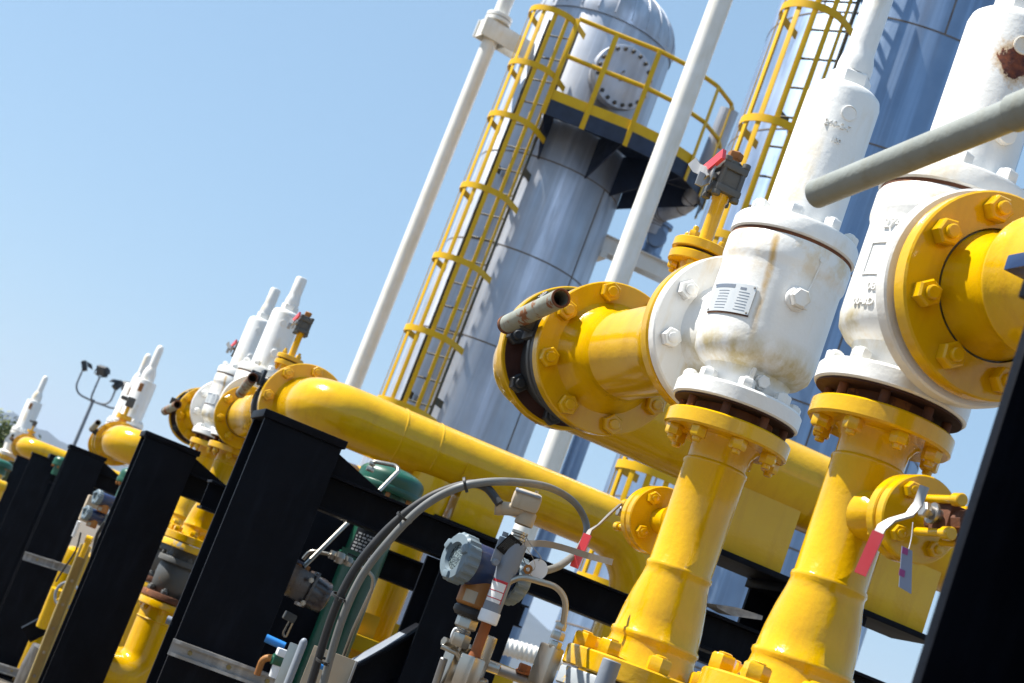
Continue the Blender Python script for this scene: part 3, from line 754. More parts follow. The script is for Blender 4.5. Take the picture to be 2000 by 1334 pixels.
cB = B0+Vector((0,-.345,-.243)); zB = proj(cB)[2]
drain_valve('rusty drain valve with red sleeved lever, before the nearest drain flange', cB, -EY,
    [W(1806,950,zB-.055), W(1793,985,zB-.06), W(1776,1006,zB-.075), W(1742,1016,zB-.10), W(1722,1030,zB-.105), W(1716,1040,zB-.11), W(1680,1122,zB-.12)], EX*.6+EZ*.3-EY*.5)
tg = MB().prism([W(1762,1066,zB-.02), W(1782,1076,zB-.02), W(1780,1160,zB-.02), W(1756,1146,zB-.02)], EY*.0015)
t = empty('inspection_tag', 'blue and mauve paper tag hanging below the nearest drain valve', 'tag', W(1770,1150,zB-.02))
tg.build('paper', M['bluetag'], t)
for (a, b_) in (((1763,1068),(1774,1085)), ((1757,1110),(1768,1128))):
    mm = MB(); mm.prism([W(a[0],a[1],zB-.0215), W(b_[0],a[1]+5,zB-.0215), W(b_[0]-2,b_[1],zB-.0215), W(a[0]-2,b_[1]-5,zB-.0215)], -EY*.0006); mm.build('printing', M['mauve'], t)
MB().tube(spline([W(1775,1072,zB-.02), W(1780,1050,zB-.01), W(1783,1020,zB)]), .0008, 5).build('string', M['white_tag'], t)

t = empty('blue_bar', 'dark blue bar tip poking in at the right edge before the yellow spool', 'bar', W(1990,522,2.75))
MB().box(W(2008,520,2.75), (.05,.06,.028), EX, EY, EZ, .003).build('bar', M['blue'], t)
# ================================================================== BLACK STEELWORK
PG = 'black steel posts of the skids'
def post(label, corner, w=.336, d=.27, gusset=True, cap=True, zb=0.0, beam=None):
    """H-section post; corner = front left top corner of its cap plate"""
    c = Vector((corner.x+.012+w/2, corner.y+.012+d/2, corner.z))
    t = empty('support_post', label, 'post', (c.x, c.y, zb), 0, PG)
    k = M['black']; top = c.z-(.034 if cap else 0); h = top-zb
    b = MB(); m = (c.x, c.y, zb+h/2)
    b.box((c.x, c.y-d/2+.009, zb+h/2), (w, .018, h), bev=.002); b.box((c.x, c.y+d/2-.009, zb+h/2), (w, .018, h), bev=.002)
    b.box((c.x, c.y, zb+h/2), (.014, d-.036, h))
    b.build('column', k, t)
    MB().box((c.x, c.y, zb+.012), (w+.14, d+.14, .024), bev=.003).build('base_plate', k, t)
    if cap:
        MB().box((c.x, c.y, c.z-.0168), (w+.024, d+.024, .0335), bev=.003).build('cap_plate', k, t)
    if gusset:
        g = [Vector((c.x+w/2-.001, c.y-.012, top-.004)), Vector((c.x+w/2+.26, c.y-.012, top-.096)), Vector((c.x+w/2+.26, c.y-.012, top-.104)), Vector((c.x+w/2-.001, c.y-.012, top-.104))]
        MB().prism(g, EY*.024).build('gusset', k, t)
        MB().box((c.x+w/2+.75, c.y, top-.186-.08), (1.5 if beam is None else beam, .13, .15), bev=.004).build('beam_end', k, t) if beam is not None else None
    return t, c
P1, c1 = post('large black post standing under the big glossy yellow elbow', W(520,797,6.5), zb=0)
P2, c2 = post('second tall black post from the front, left of the grey isolation valves', W(286,840,10.0))
P3, c3 = post('third black post from the front, with the strut channel bolted across its face', W(138,867,15.1))
P4, c4 = post('fourth black post back, below the small glossy elbow far left', W(64,882,21.7))
P5, c5 = post('farthest black post at the left edge of the picture', W(34,888,29.0))
# the nearest post, cut by the right edge of the picture
pl = W(520,797,6.5)
y0 = min((abs(proj((pl.x, y_+.29, pl.z-.8))[0]-(2036-.34*(proj((pl.x, y_+.29, pl.z-.8))[1]-528))), y_) for y_ in [pl.y-6+.01*i for i in range(500)] if (Vector((pl.x,y_,pl.z-.8))-CAM).dot(FWD) > .8)[1]
P0, c0 = post('nearest black post, dark and out of focus along the right edge', Vector((pl.x, y0, pl.z)))
print('nearest post y', y0, proj((pl.x,y0,pl.z)), proj((pl.x,y0,pl.z-.6)))

def beam(name, label, a, b_, w, h, group='black beams of the skid frames', mat='black', side=None):
    a, b_ = Vector(a), Vector(b_); d = (b_-a).normalized(); s = side or d.cross(EZ).normalized(); n = s.cross(d).normalized()
    t = empty(name, label, 'beam', Vector((a.x, a.y, min(a.z, b_.z)-h/2)), 0, group)
    m = (a+b_)/2; L = (b_-a).length
    q = MB()
    q.box(m+n*(h/2-.006), (L, w, .012), d, s, n, .0015); q.box(m-n*(h/2-.006), (L, w, .012), d, s, n, .0015); q.box(m, (L, .010, h-.024), d, s, n)
    q.build('section', M[mat], t)
    return t
topz = c1.z-.034-.105
# cross beam from the first post to the right, seen from below
y1 = c1.y
bz = height_at(on_line(Vector((c1.x, y1, c1.z)), EX, 800), 1018)
pA = Vector((c1.x+.17, y1, topz-.075)); pB = on_line(pA, EX, 1760)
print('beam px', [proj(pA+EX*i*.5)[:2] for i in range(5)])
beam('cross_beam', 'long black cross beam from the first post, passing behind the middle riser', pA, pB, .15, .15)
pC = on_line(Vector((c1.x, y1+1.1, topz-.075)), EX, 600)
pm = on_line(Vector((c1.x, y1+1.1, pA.z)), EX, 800); pc = Vector((c1.x-.1, y1+1.1, height_at(pm, 1114))); beam('cross_beam', 'shorter black beam farther back below the long one, crossing the yellow drop pipe', pc, on_line(pc, EX, 965), .15, .14)
for (p, c, lab) in ((P2, c2, 'black cross beam from the second post to the risers, above the grey isolation valves'), (P3, c3, 'black cross beam from the third post, above the tan instrument box'), (P4, c4, 'black cross beam from the fourth post back')):
    a = Vector((c.x+.17, c.y, c.z-.034-.105-.075)); beam('cross_beam', lab, a, a+EX*2.4, .15, .15)
# second leg of the first frame
q1 = Vector((0,0,0)); q = on_line(Vector((c1.x, y1-.135, topz-.30)), EX, 842)
b1, cb1 = post('black frame leg behind the blue transmitter, under the long cross beam', Vector((q.x-.012, y1-.147, topz-.15)), w=.38, gusset=False, cap=False)
beam('diagonal_brace', 'black diagonal brace with its lit top painted pale, running down left from the frame leg', Vector((q.x+.10, y1, topz-.48)), Vector((q.x-1.25, y1, topz-2.03)), .15, .15, 'black braces of the skid frames', side=EY)
dz = MB(); d_ = (Vector((q.x-1.25,y1,topz-2.03))-Vector((q.x+.10,y1,topz-.48))).normalized(); n_ = EY.cross(d_).normalized(); n_ = n_ if n_.z > 0 else -n_
b_obj = [o for o in COL.objects if o.name.startswith('diagonal_brace')][-1]
dz.box(Vector((q.x-.25, y1, topz-.48-.35*1.148))+n_*.0775, (.9, .11, .004), d_, EY, n_, .001); dz.build('lit_top', M['bodygrey'], b_obj)  # pale strip paints the light falling on the brace's top
# leg and base beam under the near header
q3 = on_line(Vector((hA_axis.x, hA_axis.y-.135, hA_axis.z-.30)), EX, 1545)
post('black support leg under the header pipe, seen between the two foremost risers', Vector((q3.x-.012, hA_axis.y-.147, hA_axis.z-.152-.19-.025)), gusset=False, cap=True)
q4 = on_line(Vector((hA_axis.x, hA_axis.y-.135, hA_axis.z-.60)), EX, 1350)
e4 = on_line(q4, EX, 1716)
beam('cross_beam', 'black base beam low between the foremost risers, ending right of the nearest riser', q4+EZ*-.03, e4+EZ*-.03, .15, .13)
pt = MB(); pp = [W(1398,1181,5.6), W(1442,1187,5.6), W(1490,1203,5.7), W(1488,1211,5.7), W(1430,1203,5.6), W(1402,1188,5.6)]
pt.prism(pp, EY*.10); t = empty('bracket_plate', 'grey blue steel bracket tip left of the nearest riser, above the base beam', 'bracket', W(1440,1200,5.6)); pt.build('plate', M['steel_dull'], t)
q5 = on_line(Vector((c1.x, y1+.75, topz-.75)), EX, 512)
post('black inner leg behind the dark actuator, right of the first black post', Vector((q5.x, y1+.75, topz-.10)), gusset=False, cap=False)
# flat black pads that carry the saddles
for s_, lab, w_ in ((sA, 'black bearing plate under the saddle between the foremost risers', .42), (sA2, 'black bearing plate under the saddle right of the nearest riser', .40), (sD, 'black bearing plate under the saddle of the long header', .46)):
    t = empty('bearing_plate', lab, 'plate', s_-EZ*(.152+.22), 0, 'black bearing plates under the saddles')
    zz = .152+.19+.012 if s_ is not sD else .152+.15+.012
    MB().box(s_-EZ*zz, (w_, .34, .022), bev=.003).build('plate', M['black'], t)

# ================================================================== COLUMNS AND THEIR PIPES
def ladder_cage(t_xy, r, z0, z1, az, label, hoops, width=.42, off=.22):
    cage0, z_top = min(hoops), max(hoops)
    t = empty('caged_ladder', label, 'ladder', (t_xy[0], t_xy[1], z0), 0, 'yellow caged ladders on the columns')
    n = AZ(az); s = AZ(az+90); c = Vector((t_xy[0], t_xy[1], 0))+n*(r+off)
    cg = .61; hw = .315
    for k_ in (-1, 1): MB().box(c+s*(k_*width/2)+EZ*((z0+z1)/2), (.012, .062, z1-z0), s, n, EZ, .002).build('stringer', M['ladder_dark'], t)
    z = z0+.25
    while z < z1-.1:
        MB().cyl(c-s*(width/2-.007)+EZ*z, c+s*(width/2-.007)+EZ*z, .0125, seg=8).build('rung', M['ladder_dark'], t); z += .305
    def hoop_pts(zz, n_=20):
        pts = [c+s*hw*1.0-n*.02+EZ*zz]
        for i in range(n_+1):
            a = math.pi*i/n_; pts.append(c+s*(hw*math.cos(a))+n*((cg-hw)+hw*math.sin(a))+EZ*zz)
        pts.append(c-s*hw-n*.02+EZ*zz); return pts
    for zz in hoops: MB().ribbon(hoop_pts(zz), EZ, .075, .010).build('hoop', M['yellow_flat'], t)
    top = z_top
    for i, f in enumerate((.0, .17, .34, .5, .66, .83, 1.0)):
        a = math.pi*f; p = c+s*((hw-.012)*math.cos(a))+n*((cg-hw)+(hw-.012)*math.sin(a))
        zb = cage0
        dr = s*math.cos(a)+n*math.sin(a)
        MB().box(p+EZ*((zb+top)/2), (.052, .009, top-zb+.07), EZ.cross(dr), dr, EZ, .002).build('cage_bar', M['yellow_flat'], t)
    # brackets to the shell
    z = z0+1.0
    while z < z1:
        for k_ in (-1, 1): MB().box(c+s*(k_*width/2)-n*(off/2)+EZ*z, (.0116, off, .09), s, n, EZ).build('bracket', M['ladder_dark'], t)
        z += 3.0
    return t
M['ladder_dark'] = paint('dark_weathered_ladder_paint', (.035,.05,.04), (.09,.06,.02), .6, .1)

# --- first column
k1 = W(1020, 490, 20.8); X1 = Vector((k1.x, k1.y, 0)); r1 = .93
zt1 = height_at(X1, 46)-.22; zd1 = height_at(X1+AZ(209)*1.52, 192)
print('column 1', X1, zt1, zd1)
t = empty('process_column', 'tall aluminium clad column with domed head and round manway, behind the yellow railing', 'column', X1)
MB().lathe([(0,.05),(r1,.05),(r1,zt1-.02),(r1-.01,zt1)], X1, EZ, 96).build('shell', M['clad'], t)
dm = MB(); pr = [(r1+.012, zt1-.06), (r1+.012, zt1)]
for i in range(1, 13):
    a = math.pi/2*i/12; pr.append(((r1+.012)*math.cos(a), zt1+.78*r1*math.sin(a)))
dm.lathe(pr, X1, EZ, 96); dome = dm.build('domed_head', M['clad'], t)
sm = MB()
for i in range(26):
    a = 360*i/26; pts = [X1+AZ(a)*((r1+.014)*math.cos(b))+EZ*(zt1+.782*r1*math.sin(b)) for b in [math.pi/2*j/10*.93 for j in range(11)]]
    sm.tube(pts, .011, 6)
sm.build('gore_seams', M['clad'], dome)
nz = MB(); nz.cyl(X1+EZ*(zt1+.6), X1+EZ*(zt1+1.25), .11, seg=24); nz.cyl(X1+EZ*(zt1+1.0), X1+EZ*(zt1+1.06), .19, seg=28); nz.build('top_nozzle', M['clad_blue'], t)
bands = MB(); z = zd1-.55
while z > .5:
    bands.lathe([(r1-.001,-.010),(r1+.004,-.008),(r1+.004,.008),(r1-.001,.010)], X1+EZ*z, EZ, 96)
    for j in range(5):
        a = 40+72*j+(36 if int(z*10)%2 else 0); bands.box(X1+AZ(a)*(r1+.001)+EZ*(z-.6), (.018,.006,1.18), AZ(a+90), AZ(a), EZ)
    z -= 1.2
bands.build('cladding_seams', M['seam'], t)
# manway
fa = 176; n = AZ(fa)
mzr = proj(X1+EZ*zd1)
mw = MB(); mc = X1+n*(r1-.05)+EZ*(zd1+.72)
mw.cyl(mc, mc+n*.24, .33, seg=48); f_m = mw.build('manway_neck', M['clad'], t)
mf = MB(); mf.cyl(mc+n*.225, mc+n*.272, .405, seg=64, ch=.004); mf.cyl(mc+n*.278, mc+n*.335, .405, seg=64, ch=.006); mf = mf.build('manway_cover', M['clad_mat'] if 'clad_mat' in M else M['clad'], t)
bolt_ring(mf, mc+n*.335, n, .352, 20, .026, .03, M['castgrey'], 0, .6)
hd = MB(); hd.tube(fillet([mc+n*.335+EZ*.06-EX*.03, mc+n*.40+EZ*.06-EX*.03, mc+n*.40-EZ*.06-EX*.03, mc+n*.335-EZ*.06-EX*.03], .02), .012, 8); hd.build('manway_handle', M['clad'], mf)
# platform and railing
tp = empty('column_platform', 'dark platform with yellow railing wrapped round the first column', 'platform', X1+EZ*(zd1-.2))
az0, az1 = 246, 96                      # from beside the ladder round the front to the right
angs = [209, 190, 170, 155, 140, 126, 112, 98]
rad = [1.52, 1.46, 1.60, 1.74, 1.86, 1.92, 1.95, 1.95]
outer = [X1+AZ(a)*r_+EZ*zd1 for a, r_ in zip(angs, rad)]
inner = [X1+AZ(a)*(r1+.03)+EZ*zd1 for a in angs]
dk = MB()
for i in range(len(angs)-1): dk.prism([inner[i]-EZ*.03, outer[i]-EZ*.03, outer[i+1]-EZ*.03, inner[i+1]-EZ*.03], EZ*.03)
dk.build('deck', M['navy'], tp)
ek = MB()
for i in range(len(angs)-1):
    a, b_ = outer[i], outer[i+1]; d = (b_-a).normalized(); o_ = d.cross(EZ)*(-1)
    nrm = ((a+b_)/2-X1); nrm.z = 0; nrm.normalize()
    ek.prism([a+nrm*.002-EZ*.20, b_+nrm*.002-EZ*.20, b_+nrm*.002-EZ*.002, a+nrm*.002-EZ*.002], nrm*.012)
ek.build('edge_channel', M['navy'], tp)
tk = MB()
for i in range(len(angs)-1):
    a, b_ = outer[i], outer[i+1]; nrm = ((a+b_)/2-X1); nrm.z = 0; nrm.normalize()
    tk.prism([a+EZ*.003, b_+EZ*.003, b_+EZ*.13, a+EZ*.13], nrm*.008)
tk.build('toe_plate', M['yellow_flat'], tp)
for i, (a, r_) in enumerate(zip(angs, rad)):
    if i % 2: continue
    n_ = AZ(a); s_ = AZ(a+90)
    MB().prism([X1+n_*(r1+.005)+EZ*(zd1-.035)+s_*-.008, X1+n_*(r_-.06)+EZ*(zd1-.035)+s_*-.008, X1+n_*(r_-.06)+EZ*(zd1-.19)+s_*-.008, X1+n_*(r1+.005)+EZ*(zd1-.58)+s_*-.008], s_*.016).build('bracket', M['navy'], tp)
def rail_pts(pts, rf=.25): return fillet(pts, rf, 6)
rl = [p+EZ*1.08 for p in outer]; ml = [p+EZ*.58 for p in outer]
w_end = [X1+AZ(97)*(r1+.3)+EZ*(zd1+1.08)]
for nm, ps in (('top_rail', rl), ('middle_rail', ml)):
    q_ = MB()
    fp = rail_pts(ps, .22)
    q_.tube(fp, .028, 10)
    q_.build(nm, M['yellow_flat'], tp)
for i in range(len(outer)):
    n_ = AZ(angs[i]); a = outer[i]
    segs = [a] if i == len(outer)-1 else [a, (a+outer[i+1])/2] if (outer[i+1]-a).length > .9 else [a]
    for p in segs:
        nn = (p-X1); nn.z = 0; nn.normalize()
        MB().box(p+nn*.02+EZ*.43, (.065,.012,1.28), nn.cross(EZ), nn, EZ, .002).build('rail_post', M['yellow_flat'], tp)
ladder_cage(X1, r1, .3, zd1+1.15, 222, 'yellow caged ladder running up the first column, left of its blue shell', hoops=[height_at(X1+AZ(222)*(r1+.55), y_) for y_ in (796, 657, 517, 380, 242, 141, 37)])
# --- second column
k2 = W(1668, 400, 16.3); X2 = Vector((k2.x, k2.y, 0)); r2 = 1.375
t = empty('process_column', 'wider blue grey clad column behind the white valves, cut by the top edge', 'column', X2)
MB().lathe([(0,.05),(r2,.05),(r2,14.0),(r2*.8,14.5),(0,14.8)], X2, EZ, 112).build('shell', M['clad_blue'], t)
bands = MB(); z = 1.0
while z < 14:
    bands.lathe([(r2-.001,-.009),(r2+.004,-.007),(r2+.004,.007),(r2-.001,.009)], X2+EZ*z, EZ, 112)
    for j in range(7):
        a = 15+51.4*j+(25 if int(z*10)%2 else 0); bands.box(X2+AZ(a)*(r2+.001)+EZ*(z+.62), (.016,.006,1.22), AZ(a+90), AZ(a), EZ)
    z += 1.25
bands.build('cladding_seams', M['seam'], t)
ladder_cage(X2, r2, .3, 13.5, 234, 'yellow caged ladder on the wider column, behind the white valve bonnets', hoops=[height_at(X2+AZ(234)*(r2+.6), y_) for y_ in (1145, 925, 700, 475, 252, 31, -190)])
# --- slender white pipes
def stand_pipe(label, px, py, z, r, top, mat='white_pipe'):
    p = W(px, py, z); t = empty('stand_pipe', label, 'pipe', (p.x, p.y, 0), 0, 'slender vertical pipes before the columns')
    MB().cyl((p.x,p.y,.02), (p.x,p.y,top), r, seg=36).build('pipe', M[mat], t)
    return t, Vector((p.x, p.y, 0))
tL, XL = stand_pipe('slim white stand pipe left of the first column, held by a bracket near its top', 838, 380, 20.2, .098, 16)
tR, XR = stand_pipe('white stand pipe crossing in front of the platform, brightest and nearest of the slim pipes', 1308, 272, 14.0, .098, 14)
tS, XS = stand_pipe('short blue grey stand pipe half hidden behind the bright white one', 1253, 540, 21.3, .115, 6.3, 'clad_blue')
zb = height_at(XL, 66)
t = empty('pipe_bracket', 'white steel bracket tying the slim left pipe to the first column', 'bracket', XL+EZ*(zb-.15))
dv = (X1-XL); dv.z = 0; L_ = dv.length; dv.normalize(); sv = dv.cross(EZ)
b = MB()
for k_ in (-1, 1): b.box(XL+dv*(L_/2-.25)+sv*(k_*.115)+EZ*zb, (L_-.1, .02, .24), dv, sv, EZ, .003)
for k_ in (-.11, .11): b.box(XL+dv*(L_/2-.25)+EZ*(zb+k_), (L_-.1, .208, .015), dv, sv, EZ) if False else None
b.box(XL-dv*.17+EZ*zb, (.015, .208, .24), dv, sv, EZ); b.box(XL+dv*.17+EZ*zb, (.015, .208, .24), dv, sv, EZ)
b.build('channels', M['white_pipe'], t)
fl = MB(); fl.cyl(XL+EZ*(zb+.14), XL+EZ*(zb+.19), .17, seg=28, ch=.004); fl.cyl(XL+EZ*(zb+.2), XL+EZ*(zb+.25), .17, seg=28, ch=.004); fl.build('pipe_flange', M['white_pipe'], t)
# insulated pipe with lobster back elbow, its valve and bracket, right of the first column
t = empty('insulated_pipe', 'aluminium clad pipe with a segmented elbow leaving the first column under the platform', 'pipe', XS+EZ*6)
pts = fillet([W(1268,455,21.3), W(1280,418,21.3), W(1352,398,20.9), W(1425,215,20.9)], [.22,.40], 6)
MB().tube(pts, .125, 24).build('cladding', M['clad'], t, angle=12)
sm = MB()
for i in range(1, len(pts)-1, 2):
    d = (pts[i+1]-pts[i-1]).normalized(); sm.lathe([(.124,-.006),(.130,-.004),(.130,.004),(.124,.006)], pts[i], d, 24)
sm.build('lap_seams', M['seam'], t)
zv = height_at(XS, 470)
t = empty('pipe_valve', 'small blue grey valve on top of the short pipe, on the white bracket', 'valve', XS+EZ*(zv-.25))
b = MB(); b.cyl(XS+EZ*(zv-.2), XS+EZ*(zv+.2), .13, seg=28); d = AZ(196)
b.cyl(XS, XS, .1) if False else None
b.build('body', M['clad_blue'], t)
MB().cyl(XS+EZ*zv+d*.1, XS+EZ*zv+d*.2, .13, seg=28, ch=.01).build('end_cover', M['clad_blue'], t)
MB().cyl(XS+EZ*(zv+.2), XS+EZ*(zv+.25), .17, seg=28).build('flange', M['clad_blue'], t); MB().cyl(XS+EZ*(zv-.25), XS+EZ*(zv-.2), .17, seg=28).build('flange', M['clad_blue'], t)
zk = zv-.36
t = empty('pipe_bracket', 'white steel bracket holding the small valve right of the first column', 'bracket', XS+EZ*(zk-.13))
dv = (X1-XS); dv.z = 0; L_ = dv.length; dv.normalize(); sv = dv.cross(EZ)
b = MB()
for k_ in (-1, 1):
    b.box(XS+dv*(L_/2-r1/2-.12)+sv*(k_*.12)+EZ*zk, (L_-r1+.5, .02, .20), dv, sv, EZ, .003)
    b.box(XS+dv*(L_/2-r1/2-.12)+sv*(k_*.155)+EZ*(zk+.106), (L_-r1+.5, .08, .012), dv, sv, EZ)
b.box(XS+dv*(L_-r1-.05)-EZ*(-zk+.14), (.10, .34, .10), dv, sv, EZ)
b.build('channels', M['white_pipe'], t)
# corrugated pipe low between the legs
t = empty('corrugated_pipe', 'beige corrugated pipe far behind, low between the frame leg and the tubing', 'pipe', W(1010,1275,12))
a, b_ = W(985,1262,12), W(1150,1310,12); n_ = 160
MB().tube([a+(b_-a)*(i/n_) for i in range(n_+1)], .07, 20, rf=lambda f: .064+.0035*math.sin(f*n_*.70)).build('pipe', M['white_pipe'], t, angle=80)
HAZE = .9e-4
# ================================================================== GREEN ACCUMULATORS
def accumulator(label, base, r=.095, top=None, full=True):
    t = empty('green_cylinder', label, 'cylinder', (base.x, base.y, 0), 0, 'green accumulator cylinders on the skids')
    g = M['green']; z = top
    MB().cyl((base.x,base.y,.6 if full else z-.24), (base.x,base.y,z-.10), r, seg=40).build('barrel', g, t)
    f = MB().lathe([(r*.9,z-.12),(r*1.55,z-.12),(r*1.58,z-.115),(r*1.58,z-.09),(r*1.55,z-.085),(r*.9,z-.085)], (base.x,base.y,0), EZ, 40).build('flange', g, t)
    bolt_ring(f, (base.x,base.y,z-.12), -EZ, r*1.38, 8, .012, .02, M['amber'], .2, .5)
    pr = [(r*1.5,z-.085),(r*1.5,z-.05)]
    for i in range(1, 9):
        a = math.pi/2*i/8; pr.append((r*1.5*math.cos(a)**.8 if i < 8 else 0, z-.05+.06*math.sin(a)))
    MB().lathe(pr, (base.x,base.y,0), EZ, 40).build('dome', g, t)
    return t
G1 = W(752,972,7.6); zg = height_at(G1, 926)
tG = accumulator('tall green cylinder with black nameplate behind the first cross beam', G1, .105, zg+.02)
za, zb_ = height_at(G1+AZ(205)*.105, 1090), height_at(G1+AZ(205)*.105, 1035)
np_ = MB().patch(.1055, 168, 232, za, zb_, .002, (G1.x,G1.y,0)).build('nameplate', M['dark_plate'], tG)
ink = MB()
rows = 7
for i in range(rows):
    zz = za+(zb_-za)*(.1+.8*i/rows)
    a = 174
    while a < 226:
        w_ = random.uniform(3, 11); ink.patch(.1077, a, min(a+w_, 228), zz, zz+(zb_-za)*.06, .0004, (G1.x,G1.y,0), n=4); a += w_+random.uniform(2, 5)
ink.build('plate_lettering', M['pale_ink'], np_)
lev = MB(); lev.ribbon([W(668,1072,7.35), W(684,1076,7.35), W(702,1085,7.35)], EZ, .02, .008); lev.cyl(W(668,1075,7.4), W(666,1084,7.4), .012); lev.build('gauge_lever', M['green'], tG)
for (px, py, z, lab, r) in ((259,934,12.6,'green cylinder cap just right of the third skid elbow, left of the second post',.07), (119,903,21.5,'small green cylinder cap between the fourth and third posts',.065), (3,905,28,'green cylinder cap at the left picture edge',.13)):
    p = W(px, py, z); accumulator(lab, p, r, p.z+.06, False)

# ================================================================== TUBING AND CONDUITS
def tube_thing(name, label, pts, r, mat, rad=.04, group=None, cat='tube', sp=False, fittings=()):
    t = empty(name, label, cat, min(pts, key=lambda p: p.z), 0, group)
    pp = spline(pts, 12) if sp else fillet(pts, rad, 8)
    MB().tube(pp, r, 16).build('tube', M[mat], t)
    for f in fittings:
        p, d, s = f; d = Vector(d).normalized(); q = MB(); q.hexn(Vector(p)-d*.012*s, d, .014*s, .016*s); q.hexn(Vector(p)+d*.008*s, d, .011*s, .014*s); q.build('compression_nut', M['steel'], t)
    return t
TG = 'bright steel instrument tubes'
tube_thing('instrument_tube', 'pale bent tube looping over the green cylinder and down to the dark actuator', [W(725,915,7.3), W(728,901,7.3), W(786,912,7.3), W(680,1020,6.98), W(592,1108,6.72)], .0095, 'steel', .03, TG, fittings=[(W(724,914,7.3), EZ, 1.4)])
tube_thing('instrument_tube', 'thin tube with three square fittings crossing the green cylinder', [W(592,1092,6.95), W(606,1075,6.95), W(640,1082,6.95), W(715,1112,6.95), W(730,1128,6.95), W(727,1150,6.95), W(690,1230,6.95), W(668,1290,6.95)], .008, 'steel', .04, TG, fittings=[(W(652,1085,6.95), EX, 1.5), (W(667,1091,6.93), EX, 2.0), (W(684,1099,6.93), EX, 1.5)])
CG = 'flexible conduits tied in a pair'
zc = 3.75
tube_thing('flexible_conduit', 'dark grey conduit arching to the beige fitting, the inner one of the pair', [W(588,1400,zc), W(612,1320,zc), W(650,1200,zc), W(690,1117,zc), W(741,1051,zc), W(796,1000,zc), W(850,966,zc), W(912,946,zc), W(948,951,zc), W(976,984,zc-.02)], .0100, 'conduit_dark', sp=True, group=CG, cat='conduit')
tube_thing('flexible_conduit', 'lighter grey conduit making the wide loop over to the red lever and back', [W(615,1400,zc-.02), W(634,1325,zc-.02), W(668,1210,zc-.02), W(707,1125,zc-.02), W(760,1056,zc-.02), W(814,1000,zc-.02), W(866,965,zc-.02), W(925,945,zc-.02), W(1000,941,zc+.05), W(1075,953,zc+.35), W(1125,985,zc+.68), W(1146,1030,zc+.72), W(1132,1070,zc+.55), W(1098,1102,zc+.3), W(1060,1116,zc+.12), W(1020,1122,zc+.05)], .0093, 'conduit', sp=True, group=CG, cat='conduit')
for (px, py, px2, py2, lab) in ((803,996,786,1020,'upper left'), (672,1160,648,1160,'lower'), (908,940,908,962,'topmost'), (625,1298,610,1290,'lowest')):
    pass
def cable_tie(label, p, d):
    t = empty('cable_tie', label, 'cable tie', p, 0, 'black cable ties round the conduits')
    u, v, w_ = basis(d); q = MB()
    pts = [p+u*(.026*math.cos(a))+v*(.0165*math.sin(a)) for a in [2*math.pi*i/20 for i in range(21)]]
    q.ribbon(pts, w_, .006, .0025); q.build('strap', M['rubber'], t)
    MB().box(p+u*.027, (.009,.009,.008), u, v, w_, .001).build('lock_head', M['rubber'], t)
    MB().ribbon([p+u*.027, p+u*.036+v*.006, p+u*.045+v*.004], w_, .004, .0012).build('tail', M['rubber'], t)
def around(a, b_): return (a+b_)/2, (b_-a)
for lab, m_, d_ in (('black cable tie on the conduits where they cross the cross beam', W(790,1011,zc-.01), W(800,996,zc)-W(760,1045,zc)),
                    ('black cable tie on the conduits in front of the green cylinder', W(662,1165,zc-.01), W(700,1110,zc)-W(655,1200,zc)),
                    ('black cable tie at the crest of the conduit arch', W(909,947,zc-.01), W(930,944,zc)-W(890,952,zc)),
                    ('black cable tie lowest on the conduits near the steel plate', W(632,1290,zc-.01), W(650,1230,zc)-W(625,1320,zc))):
    cable_tie(lab, m_, d_)

